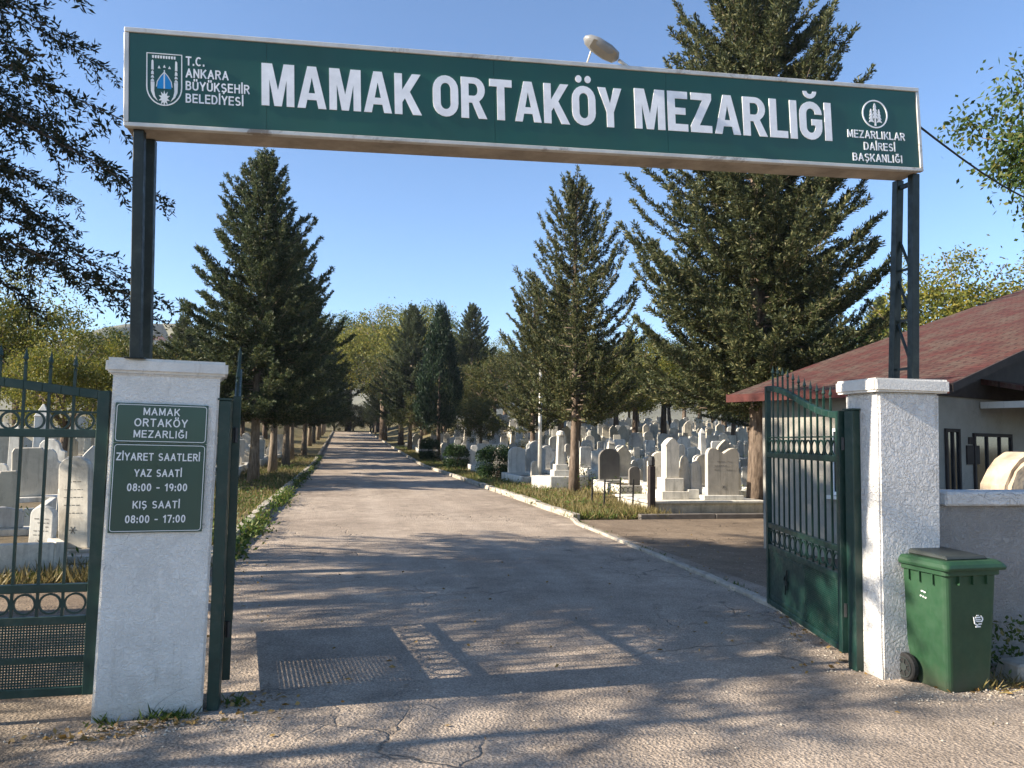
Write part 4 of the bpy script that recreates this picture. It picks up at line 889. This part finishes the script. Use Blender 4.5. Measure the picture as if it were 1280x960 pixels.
pM = conifer('pine_tree', 73, 8.0, 3.9, 4.5, 110, M['pine'], M['bark'], a0=-.02, c0=-.26, dens=8.0, per=80, bl=.078, bw=.024, trunk_r=.2, prof=.28, spread=.9, twl=.75, bulge=.9, wide=1.1, hang=.7)
place(pM, -7.0, 10.0, 'dark pine just behind the one hanging in at the upper left', None, rz=3.4)
pS = conifer('pine_tree', 77, 6.2, 3.3, 2.4, 52, M['pine'], M['bark'], a0=.0, c0=-.15, dens=6.0, per=34, bl=.075, bw=.02, trunk_r=.14, prof=.75, spread=.9, twl=.5, bulge=.5, hang=.5)
place(pS, -8.0, 4.1, 'second smaller pine left of the gate', None, rz=2.2)

# ------------------------------------------------------------------ graves
def topped(kind, w_, h_):
    a = w_ / 2
    if kind == 'round': return [(-a, 0), (a, 0)] + [(a * math.cos(t), h_ - a * .75 + a * .75 * math.sin(t)) for t in np.linspace(0, math.pi, 11)]
    if kind == 'shoulder': return [(-a, 0), (a, 0), (a, h_ * .72), (a * .74, h_ * .75)] + [(a * .66 * math.cos(t), h_ * .80 + h_ * .2 * math.sin(t)) for t in np.linspace(0, math.pi, 9)] + [(-a * .74, h_ * .75), (-a, h_ * .72)]
    if kind == 'pointed': return [(-a, 0), (a, 0), (a, h_ * .74), (a * .62, h_ * .86), (0, h_), (-a * .62, h_ * .86), (-a, h_ * .74)]
    if kind == 'ogee': return [(-a, 0), (a, 0), (a, h_ * .6)] + [(a * (1 - .5 * f - .5 * f ** 3), h_ * (.6 + .4 * (1 - (1 - f) ** 2))) for f in np.linspace(.1, 1, 7)] + [(-a * (1 - .5 * f - .5 * f ** 3), h_ * (.6 + .4 * (1 - (1 - f) ** 2))) for f in np.linspace(1, .1, 7)][1:] + [(-a, h_ * .6)]
    if kind == 'slant': return [(-a, 0), (a, 0), (a, h_ * .8), (a * .2, h_), (-a, h_ * .93)]
    if kind == 'square': return [(-a, 0), (a, 0), (a, h_ * .92), (a * .85, h_), (-a * .85, h_), (-a, h_ * .92)]
    if kind == 'wave': return [(-a, 0), (a, 0), (a, h_ * .78)] + [(a * math.cos(t), h_ * (.84 + .12 * abs(math.sin(2 * t)) + .04 * math.sin(t))) for t in np.linspace(.1, math.pi - .1, 13)] + [(-a, h_ * .78)]
def marks(w_, h_, y, rs, n=5):
    """faint engraved lines and a rosette, worn beyond reading"""
    b = MB()
    for k in range(n):
        z = h_ * (.72 - .085 * k); x = -w_ * .3
        while x < w_ * .28:
            L = rs.uniform(.02, .06); 
            if rs.random() < .75: b.box(x, min(x + L, w_ * .3), y - .003, y + .002, z, z + .006 + rs.random() * .005)
            x += L + .018
    for k in range(6):
        a = k * 1.047; b.bar((0, y, h_ * .2), (.05 * math.cos(a), y, h_ * .2 + .05 * math.sin(a)), .008, .008)
    return b
def grave(kind, w_, h_, t_, m, name='grave', bed=True, foot=True, L=1.85, bw=.95, bh=.32, plinth=True, mk_=False, ms=None):
    root = empty(name); rs = random.Random(int(w_ * 1000 + h_ * 77)); ms = ms or M['marble']; zb = bh
    if plinth:
        b = MB(); b.box(-bw / 2 - .02, bw / 2 + .02, -t_ / 2 - .12, t_ / 2 + .10, -.2, bh + .02); b.build('plinth', ms, root, bevel=.012); zb = bh + .021
    o = MB(); o.prism([(x, z + zb) for x, z in topped(kind, w_, h_ - zb)], -t_ / 2, t_ / 2); hs_ = o.build('headstone', m, root, bevel=.012)
    if mk_: marks(w_, h_ - zb, -t_ / 2, rs).build('engraving', M['ink'], hs_).location = (0, 0, zb)
    if bed:
        y1 = -t_ / 2 - .125; y0 = y1 - L
        b = MB(); b.box(-bw / 2, -bw / 2 + .12, y0, y1, -.2, bh); b.box(bw / 2 - .12, bw / 2, y0, y1, -.2, bh); b.box(-bw / 2 + .121, bw / 2 - .121, y0, y0 + .12, -.2, bh - .003)
        b.build('surround', ms, root, bevel=.012)
        b = MB(); b.box(-bw / 2 + .122, bw / 2 - .122, y0 + .122, y1 - .002, -.2, bh - .07); b.build('soil', M['soil'], root)
        if foot: b = MB(); b.prism([(x, z + bh - .001) for x, z in topped(kind, w_ * .5, h_ * .42)], y0 + .02, y0 + .10); b.build('footstone', m, root, bevel=.008)
    return root
def obelisk(name, w_, h_, m, base=.3):
    root = empty(name); b = MB()
    b.box(-w_ * 1.25, w_ * 1.25, -w_ * 1.1, w_ * 1.1, -.2, base); b.box(-w_ * .95, w_ * .95, -w_ * .85, w_ * .85, base + .001, base + .14); b.build('base', m, root, bevel=.015)
    b = MB(); z1 = h_ - w_ * .9; a, c = w_ / 2, w_ * .43
    b.hexa([(-a, -a, base + .142), (a, -a, base + .142), (a, a, base + .142), (-a, a, base + .142)], [(-c, -c, z1), (c, -c, z1), (c, c, z1), (-c, c, z1)])
    d = c * 1.12; b.hexa([(-d, -d, z1 + .002), (d, -d, z1 + .002), (d, d, z1 + .002), (-d, d, z1 + .002)], [(-.02, -.02, h_), (.02, -.02, h_), (.02, .02, h_), (-.02, .02, h_)])
    b.build('shaft', m, root, bevel=.01); return root
def put(o, x, y, label, group=None, rz=None, s=1, cat='grave', dz=0):
    o.location = (x, y, gzf(x, y) + dz); o.rotation_euler = (rnd.uniform(-.03, .03), rnd.uniform(-.035, .035), rnd.uniform(-.12, .12) if rz is None else rz); o.scale = (s, s, s); return tag(o, label, cat, group)

# the family plot behind the forecourt
fg = empty('family_grave', (8.78, 18.6, 0)); tag(fg, 'raised white family grave with a tall pointed pillar beside a broad double headstone', 'grave')
b = MB(); b.box(-1.5, 1.45, -1.2, 1.1, -.1, .235); b.build('plinth', M['marble'], fg, bevel=.012)
b = MB(); b.box(-1.56, 1.51, -1.26, 1.16, .236, .305); b.build('slab', M['marble'], fg, bevel=.014)
def tall(par, cx, cy, w_, z0, z1, m, name):
    b = MB(); b.box(cx - w_ * .98, cx + w_ * .98, cy - w_ * .8, cy + w_ * .8, z0, z0 + .20); b.box(cx - w_ * .72, cx + w_ * .72, cy - w_ * .66, cy + w_ * .66, z0 + .201, z0 + .52)
    a = w_ / 2; b.prism([(cx - a, z0 + .522), (cx + a, z0 + .522), (cx + a, z1 - .22), (cx + a * 1.12, z1 - .2), (cx + a * .5, z1 - .06), (cx, z1), (cx - a * .5, z1 - .06), (cx - a * 1.12, z1 - .2), (cx - a, z1 - .22)], cy - a * .8, cy + a * .8)
    return b.build(name, m, par, bevel=.012)
tall(fg, -.72, -.55, .36, .306, 1.83, M['marble'], 'pillar_stone')
b = MB(); b.prism([(x - .28, z) for x, z in topped('shoulder', .34, 1.38)], -.46, -.34); b.build('headstone', M['marble'], fg, bevel=.012)
b = MB(); b.prism([(x + .5, z + .306) for x, z in topped('wave', .86, 1.30)], -.98, -.84); hh = b.build('headstone', M['marble_grey'], fg, bevel=.014)
o = marks(.8, 1.2, -.98, random.Random(2), 3).build('engraving', M['ink'], hh); o.location = (.5, 0, .38)
b = MB(); b.box(-.06, 1.02, -1.05, -.78, .306, .42); b.box(-.36, -.061, -.80, -.70, .306, .55); b.build('step', M['marble'], fg, bevel=.012)
b = MB(); b.prism([(x - .04, z + .306) for x, z in topped('slant', .30, .95)], -.62, -.52); b.build('headstone', M['marble_grey'], fg, bevel=.012)
bl_ = empty('bollard', (7.22, 17.25, 0)); tag(bl_, 'dark square post standing at the corner of the raised family grave', 'post')
b = MB(); b.box(-.075, .075, -.075, .075, -.05, 1.14); b.build('shaft', M['wood'], bl_, bevel=.012); b = MB(); b.lathe([(.06, 1.141), (.085, 1.16), (.085, 1.28), (.07, 1.36), (.02, 1.38)], 10); b.build('cap', M['black'], bl_)
gf = empty('grave_fence', (6.35, 18.6, 0)); tag(gf, 'rusty thin iron railing left of the raised family grave', 'railing')
for x, y in ((-.05, -.6), (.0, .5), (.75, -.45), (.8, .6)): b = MB(); b.bar((x, y, -.05), (x + .02, y, .78), .035); b.build('post', M['black'], gf)
b = MB()
for z in (.35, .68): b.bar((0, .5, z), (.8, .6, z), .014)
b.build('scroll_rail', M['black'], gf); b = MB()
for z in (.35, .68): b.bar((-.05, -.6, z), (.75, -.45, z), .014)
for k in range(6): f = (k + .5) / 6; b.ring((-.05 + .8 * f, -.6 + .15 * f, .52), .06, .01)
b.build('scroll_rail', M['black'], gf)

hx = empty('grave', (7.6, 26.4, gzf(7.6, 26.4))); tag(hx, 'white grave box with a slim pillar stone beside the spruce trunk', 'grave')
b = MB(); pts = [(1.05 * math.cos(R(a)), .75 * math.sin(R(a))) for a in (0, 60, 120, 180, 240, 300)]
b.add([(x, y, -.2) for x, y in pts] + [(x, y, .46) for x, y in pts], [tuple(range(5, -1, -1)), tuple(range(6, 12))] + [(i, (i + 1) % 6, (i + 1) % 6 + 6, i + 6) for i in range(6)]); b.build('surround', M['marble'], hx, bevel=.02)
b = MB(); b.box(-.3, .3, -.25, .25, .461, .66); b.box(-.22, .22, -.2, .2, .661, .86); b.hexa([(-.14, -.12, .861), (.14, -.12, .861), (.14, .12, .861), (-.14, .12, .861)], [(-.11, -.1, 1.85), (.11, -.1, 1.85), (.11, .1, 1.85), (-.11, .1, 1.85)]); b.lathe([(.13, 1.851), (.17, 1.9), (.13, 2.02), (.03, 2.06)], 10); b.build('pillar_stone', M['marble'], hx, bevel=.012)
lp = empty('pole', (7.05, 27.2, gzf(7.05, 27.2))); tag(lp, 'slim white pole rising into the foliage left of the spruce trunk', 'pole')
b = MB(); b.tube([(0, 0, -.1), (0, 0, 4.6)], [.075, .055], 10); b.build('shaft', M['alu'], lp, smooth=True); b = MB(); b.lathe([(.12, 0), (.12, .06), (.08, .1)], 10); b.build('collar', M['alu'], lp)

V = {}
def var(k, *a, **kw): V[k] = grave(*a, **kw)
var('round', 'round', .62, 1.25, .12, M['marble']); var('shoulder', 'shoulder', .72, 1.38, .12, M['marble'])
var('pointed', 'pointed', .58, 1.45, .13, M['marble_warm']); var('ogee', 'ogee', .70, 1.30, .13, M['marble_grey'])
var('slant', 'slant', .66, 1.15, .12, M['marble']); var('square', 'square', .60, 1.30, .12, M['marble'])
var('wave', 'wave', 1.25, 1.15, .14, M['marble_grey'], bw=1.6); var('dark', 'round', .72, 1.35, .12, M['granite'])
V['pillar'] = obelisk('grave', .30, 1.85, M['marble'], .35)
words = dict(round='round-topped marble grave', shoulder='marble grave with a shouldered arched stone', pointed='yellowed marble grave with a pointed stone', ogee='grey grave with an ogee-topped stone', slant='marble grave with a slanted stone', square='plain square-topped marble grave', wave='wide grey double grave', dark='dark granite grave', pillar='tapered marble pillar grave')
used = set()
def lay(k, x, y, label, group=None, rz=None, s=1):
    o = V[k] if k not in used else copy_tree(V[k]); used.add(k); return put(o, x, y, label, group, rz, s)
# near graves on the right, one by one
lay('round', 6.95, 30.6, 'round-topped white gravestone just right of the large clipped bush', rz=.1, s=1.15)
lay('shoulder', 7.9, 31.2, 'taller arched white gravestone second from the large clipped bush', rz=.1, s=1.2)
lay('dark', 9.0, 25.2, 'dark arched gravestone right of the spruce trunk', rz=.05, s=1.05)
lay('square', 7.0, 38.5, 'white slab grave standing left of the large clipped bush', rz=.1, s=1.15)
lay('slant', 6.9, 45.0, 'low white grave half hidden by the middle clipped bush', rz=.1)
lay('wave', 10.4, 24.0, 'wide grey gravestone behind the rusty railing', rz=.05)
lay('ogee', 11.0, 22.2, 'grey ogee-topped gravestone behind the double headstone', rz=0.)
lay('pillar', 9.9, 27.6, 'slim white pillar grave behind the rusty railing', rz=0., s=.95)
lay('pointed', 12.6, 20.8, 'pointed yellowed gravestone right of the double headstone before the thick trunk', rz=.1)
rs_ = random.Random(21); ks = ['round', 'shoulder', 'pointed', 'ogee', 'slant', 'square', 'round', 'round', 'square', 'shoulder', 'pillar', 'round', 'pointed', 'shoulder', 'square', 'slant', 'round', 'wave', 'square', 'shoulder']; nR = 0
y = 22.6
trunks = [(7.35, 23.9), (8.6, 34.5), (10.55, 18.1)]
while y < 84 and nR < 268:
    x = 6.9 + rs_.uniform(0, .8) + (2.6 if y < 27 else 0); xmax = .60 * y + 1.5
    while x < xmax and nR < 268:
        if rs_.random() < .90 and not (y < 33 and x < 9.2) and all(math.hypot(x - a, y - c) > 1.0 for a, c in trunks):
            k = rs_.choice(ks); zone = 'in the nearer rows right of the road' if y < 42 else 'in the distant rows right of the road'
            lay(k, x + rs_.uniform(-.15, .15), y + rs_.uniform(-.35, .35), words[k] + ' ' + zone, words[k] + 's ' + zone, None, rs_.uniform(.70, 1.08)); nR += 1
        x += rs_.uniform(1.0, 1.55) + (y - 22) * .018
    y += 1.95 + (y - 22) * .028
# left of the road
g = grave('round', .40, 1.42, .11, M['marble'], bed=False, bh=.22, bw=1.0, mk_=True); put(g, -3.30, 11.0, 'tall slim round-topped white gravestone on a stepped base right behind the side gate', rz=-.25)
b = MB(); b.box(-.75, .55, -.55, .45, -.05, .10); b.box(-.6, .45, -.4, .3, .101, .20); b.build('step', M['marble'], g, bevel=.012)
g = grave('round', .30, .80, .10, M['marble'], bed=False, bh=.2, bw=.5, mk_=True); put(g, -3.62, 10.75, 'short white gravestone left of the tall slim one behind the side gate', rz=-.25)
g = grave('slant', .55, .72, .14, M['marble_grey'], bed=True, foot=False, L=1.5, bh=.42); put(g, -4.45, 11.6, 'grey slanted grave with a high box at the left edge behind the side gate', rz=.5)
g = grave('square', .5, 1.45, .14, M['marble_warm'], bed=True, L=1.7, bh=.55); put(g, -5.5, 15.6, 'tall square-topped grave on a high box behind the bars of the side gate', rz=.2)
g = grave('shoulder', .45, 1.4, .12, M['marble'], bed=True); put(g, -5.9, 17.8, 'arched white gravestone seen between the middle bars of the side gate', rz=.1)
g = grave('pointed', .42, 1.5, .12, M['marble'], bed=True); put(g, -4.7, 16.2, 'pointed white gravestone just left of the wide pillar', rz=.1)
g = obelisk('grave', .4, 2.5, M['marble'], .4); put(g, -8.2, 24.0, 'tall white obelisk grave showing above the ring band of the side gate', rz=.1)
y = 14.0; nL = 0
while y < 66:
    x = -4.6 - rs_.uniform(0, .8) - (1.2 if y < 18 else 0)
    while x > -.34 * y - 4:
        if rs_.random() < .82 and math.hypot(x + 7.1, y - 30) > 1.2 and not (y < 19 and x > -6.5):
            k = rs_.choice(ks); zone = 'in the rows left of the road'
            lay(k, x, y + rs_.uniform(-.35, .35), words[k] + ' ' + zone, words[k] + 's ' + zone, None, rs_.uniform(.85, 1.2)); nL += 1
        x -= rs_.uniform(1.5, 2.3) + (y - 14) * .012
    y += 2.7 + (y - 14) * .03
for k in range(11):
    kk = rs_.choice(ks[:9]); lay(kk, -4.9 - rs_.uniform(0, 2.2), 30.5 + k * 3.1, words[kk] + ' in the rows left of the road', words[kk] + 's in the rows left of the road', None, rs_.uniform(.85, 1.1))

# ------------------------------------------------------------------ hedges, weeds, grass, litter
def clip_bush(name, seed, wx, wy, h, n=9000):
    rs = np.random.RandomState(seed); root = empty(name); d = unit(rs.normal(size=(n, 3))); e = np.sign(d) * np.abs(d) ** .55
    r_ = (rs.rand(n) ** .3)[:, None]; P = e * r_ * np.array([wx / 2, wy / 2, h / 2]) * (1 + .10 * np.sin(d * 5 + seed).sum(1)[:, None] * .5) + np.array([0, 0, h * .5 + .03]); P[:, 2] = np.maximum(P[:, 2], .03)
    quads_mesh('foliage', blades(P, d + rs.normal(size=(n, 3)) * .7, rs.uniform(.6, 1.3, n) * .09, rs.uniform(.6, 1.2, n) * .045, rs), M['hedge'], root)
    b = MB()
    for k in range(5): a = k * 1.256; b.tube([(0, 0, -.05), (.15 * math.cos(a), .15 * math.sin(a), h * .35), (.4 * wx * math.cos(a) * .7, .4 * wy * math.sin(a) * .7, h * .75)], [.03, .02, .006], 5)
    b.build('stem', M['bark'], root); return root
HG = 'clipped bushes along the right verge'
place(clip_bush('clipped_bush', 1, 1.55, 1.3, 1.4), 6.45, 32.2, 'largest dark green clipped bush on the right verge, nearest the gate', HG, cat='bush', rz=0)
place(clip_bush('clipped_bush', 2, 1.3, 1.2, 1.35), 6.2, 42.5, 'middle clipped bush on the right verge left of the largest', HG, cat='bush', rz=.3)
place(clip_bush('clipped_bush', 3, 1.3, 1.2, 1.5), 6.15, 55, 'far clipped bush on the right verge at the foot of the cypress', HG, cat='bush', rz=.6)
def tufts(name, pts, hgt_, n_per, m, seed, wd=.012, spread=.10, bend=.55):
    rs = np.random.RandomState(seed); pts = np.array(pts); N = len(pts) * n_per; idx = np.repeat(np.arange(len(pts)), n_per)
    P = pts[idx] + np.concatenate([rs.normal(0, spread, (N, 2)), np.zeros((N, 1))], 1); P[:, 2] = gz(P[:, 0], P[:, 1]) + pts[idx][:, 2] - gz(pts[idx][:, 0], pts[idx][:, 1]) - .01
    D = np.concatenate([rs.normal(0, bend, (N, 2)), np.ones((N, 1))], 1); L = rs.uniform(.4, 1.2, N) * hgt_
    o = quads_mesh(name, blades(P, D, L, rs.uniform(.6, 1.4, N) * wd, rs), m); o['kind'] = 'stuff'; return o
def weedleaf(name, pts, size, n_per, m, seed, hgt_=.3, spread=.16):
    rs = np.random.RandomState(seed); pts = np.array(pts); N = len(pts) * n_per; idx = np.repeat(np.arange(len(pts)), n_per)
    P = pts[idx] + np.concatenate([rs.normal(0, spread, (N, 2)), rs.rand(N, 1) ** 1.4 * hgt_], 1)
    o = quads_mesh(name, blades(P, rs.normal(size=(N, 3)) + np.array([0, 0, .4]), rs.uniform(.5, 1.3, N) * size, rs.uniform(.6, 1.2, N) * size * .5, rs), m); o['kind'] = 'stuff'; return o
rs = np.random.RandomState(4)
def scat(n, x0, x1, y0, y1, p=1.6, dz=0.0):
    yy = y0 + (y1 - y0) * rs.rand(n) ** p; xx = rs.uniform(x0, x1, n); return np.stack([xx, yy, gz(xx, yy) + dz], 1)
weedleaf('roadside_weeds', np.concatenate([scat(75, -1.60, -1.42, 10.8, 60), scat(26, -1.58, -1.35, 10.8, 22, 1)]), .085, 42, M['weed'], 1, .26, .11)
weedleaf('verge_weeds', np.concatenate([scat(80, -3.2, -1.9, 9.8, 50), scat(20, -2.6, -1.9, 9.7, 16, 1)]), .08, 34, M['weed'], 2, .30, .16)
weedleaf('verge_weeds', np.concatenate([scat(90, 5.2, 6.3, 17, 60)]), .08, 36, M['weed'], 7, .24, .18)
weedleaf('grave_weeds', np.concatenate([scat(420, 6.8, 26, 19, 56, 1.1), scat(140, -16, -3.6, 10.5, 45, 1.2)]), .09, 34, M['weed'], 9, .55, .2)
tufts('dry_grass', np.concatenate([scat(700, 5.2, 7.3, 16.4, 70), scat(260, 5.3, 7.1, 16.4, 24, 1)]), .26, 26, M['dry'], 3, .016, .13)
tufts('verge_grass', np.concatenate([scat(500, 5.16, 6.6, 16.4, 80), scat(260, -4.5, -1.85, 9.8, 60)]), .22, 24, M['weed'], 5, .016, .12)
tufts('dry_grass', np.concatenate([scat(800, -5, -1.85, 9.6, 60), scat(900, -16, -3.2, 9.5, 50)]), .26, 18, M['dry'], 6, .018, .16)
tufts('dry_grass', scat(1500, 7, 26, 19, 56, 1.2), .26, 14, M['dry'], 8, .02, .2)
tufts('edge_grass', [(x + rs.normal(0, .03), y, 0) for (xa, ya), (xb, yb) in zip(edge, edge[1:]) for f in np.linspace(0, 1, 9) for x, y in [(xa + (xb - xa) * f + .05, ya + (yb - ya) * f)] if rs.rand() < .45], .09, 16, M['weed'], 12, .010, .05, .9)
tufts('pillar_weeds', [(-1.05 + rs.normal(0, .04), 5.10, 0), (-.95, 5.11, 0), (-.88, 5.12, 0), (-1.3, 5.05, 0), (-.62, 5.3, 0)], .10, 40, M['weed'], 13, .012, .05, 1.1)
tufts('dry_grass', [(4.50 + .09 * k, 4.70 + .04 * (k % 3), 0) for k in range(8)], .14, 26, M['dry'], 14, .008, .05, 1.0)
weedleaf('wall_weeds', [(4.78 + .1 * k, 5.02 + .05 * (k % 2), 0) for k in range(7)], .05, 60, M['weed'], 15, .38, .08)
def litter(name, pts, size, seed):
    rs = np.random.RandomState(seed); pts = np.array(pts); n = len(pts); D = np.concatenate([rs.normal(size=(n, 2)), rs.normal(0, .25, (n, 1))], 1)
    Vv = blades(pts + np.array([0, 0, .012]), D, rs.uniform(.5, 1.3, n) * size, rs.uniform(.4, .8, n) * size, rs); Vv[:, :, 2] = np.maximum(Vv[:, :, 2], .008) 
    o = quads_mesh(name, Vv, M['fallen']); o['kind'] = 'stuff'; return o
def blob(n, cx, cy, sx, sy): return np.stack([rs.normal(cx, sx, n), rs.normal(cy, sy, n), np.zeros(n)], 1)
litter('fallen_leaves', np.concatenate([blob(160, 4.75, 4.72, .22, .06), blob(60, -1.35, 4.85, .15, .06), blob(60, -1.0, 4.98, .2, .04), blob(60, -.55, 5.25, .12, .15), blob(90, 4.3, 6.2, .2, .6), blob(120, 5.6, 9, .6, 2.5), blob(90, -1.2, 9.2, .25, 1.3), blob(120, 1.5, 7, 2.2, 2.2), blob(60, 4.0, 5.3, .25, .12)]), .045, 31)
# loose grit and pebbles swept to the edges
def grit(pts, lo, hi, seed):
    rs = np.random.RandomState(seed); pts = np.array(pts); n = len(pts); r_ = rs.uniform(lo, hi, n)[:, None]
    A = pts + np.array([0, 0, .004]); ax1 = np.concatenate([rs.normal(size=(n, 2)), np.zeros((n, 1))], 1); ax1 = unit(ax1) * r_; ax2 = np.stack([-ax1[:, 1], ax1[:, 0], np.zeros(n)], 1) * rs.uniform(.6, 1, (n, 1)); up = np.array([0, 0, 1.]) * r_ * rs.uniform(.5, .9, (n, 1))
    T = [np.stack([A + p, A + q, A + up, A + up], 1)[:, :3] for p, q in ((ax1, ax2), (ax2, -ax1), (-ax1, -ax2), (-ax2, ax1))]
    o = quads_mesh('loose_grit', np.concatenate(T), M['kerb'], None, 3); o['kind'] = 'stuff'
grit(np.concatenate([blob(500, -1.1, 8.5, .25, 2.2), blob(200, -1.0, 4.95, .4, .07), blob(260, 4.1, 5.6, .25, .6), blob(400, 4.4, 8.5, .16, 2.2), blob(260, 4.6, 4.62, .5, .08), blob(500, 1.5, 6, 2.5, 2.0), blob(300, 5.6, 9, .7, 2.5)]), .004, .013, 51)
# loose concrete block at the wall foot
b = MB(); b.hexa([(-.22, -.12, -.02), (.25, -.10, -.02), (.25, .10, -.02), (-.22, .12, -.02)], [(-.19, -.10, .13), (.25, -.09, .15), (.25, .09, .15), (-.19, .09, .13)])
tag(b.build('concrete_block', M['kerb'], bevel=.015, loc=(5.02, 4.86, 0)), 'pale broken concrete block on the ground at the right edge beside the bin', 'block')

# ------------------------------------------------------------------ far houses on the hillside
def far_house(x, y, z, w_, d_, h_, label):
    root = empty('hill_house', (x, y, z), .2); tag(root, label, 'house', 'houses on the far hill')
    b = MB(); b.box(-w_ / 2, w_ / 2, -d_ / 2, d_ / 2, -4, h_); b.build('wall', M['housewall'], root)
    b = MB(); b.hexa([(-w_ / 2 - .5, -d_ / 2 - .5, h_ + .01), (w_ / 2 + .5, -d_ / 2 - .5, h_ + .01), (w_ / 2 + .5, d_ / 2 + .5, h_ + .01), (-w_ / 2 - .5, d_ / 2 + .5, h_ + .01)], [(-w_ / 3, -.3, h_ + 3), (w_ / 3, -.3, h_ + 3), (w_ / 3, .3, h_ + 3), (-w_ / 3, .3, h_ + 3)]); b.build('roof', M['fascia'], root)
    for k in range(3):
        for q in range(2): b = MB(); b.box(-w_ / 2 + w_ * (k + .3) / 3, -w_ / 2 + w_ * (k + .62) / 3, -d_ / 2 - .06, -d_ / 2 - .01, 1.2 + q * 3, 2.8 + q * 3); b.build('window', M['glass'], root)
for k, (x, y, z, lb) in enumerate(((-122, 548, 58, 'red-roofed pale house on the hill seen left of the tall dark conifer'), (-112, 560, 60, 'red-roofed house on the hill nearest the tall dark conifer'), (-133, 555, 61, 'red-roofed house on the hill nearest the steel post'))):
    far_house(x, y, z, 11 + k, 9, 6.5 + k, lb)
for k, (x, y) in enumerate(((-128, 520), (-117, 525), (-107, 540), (-139, 530))):
    o = place(copy_tree(dC), x, y, 'tree among the red-roofed houses on the far hill', 'trees on the far hill', 1.2); o.location.z = 50 + k

# ------------------------------------------------------------------ air
b = MB(); b.box(-1600, 1600, -420, 1600, -40, 118); hz = b.build('haze', None); hz['kind'] = 'stuff'
hm = bpy.data.materials.new('thin haze'); hm.use_nodes = True; hm.node_tree.nodes.clear()
vo = hm.node_tree.nodes.new('ShaderNodeVolumePrincipled'); vo.inputs['Density'].default_value = .0002; vo.inputs['Color'].default_value = (.80, .88, 1, 1); vo.inputs['Anisotropy'].default_value = .2
ho = hm.node_tree.nodes.new('ShaderNodeOutputMaterial'); hm.node_tree.links.new(vo.outputs[0], ho.inputs['Volume']); hz.data.materials.append(hm)
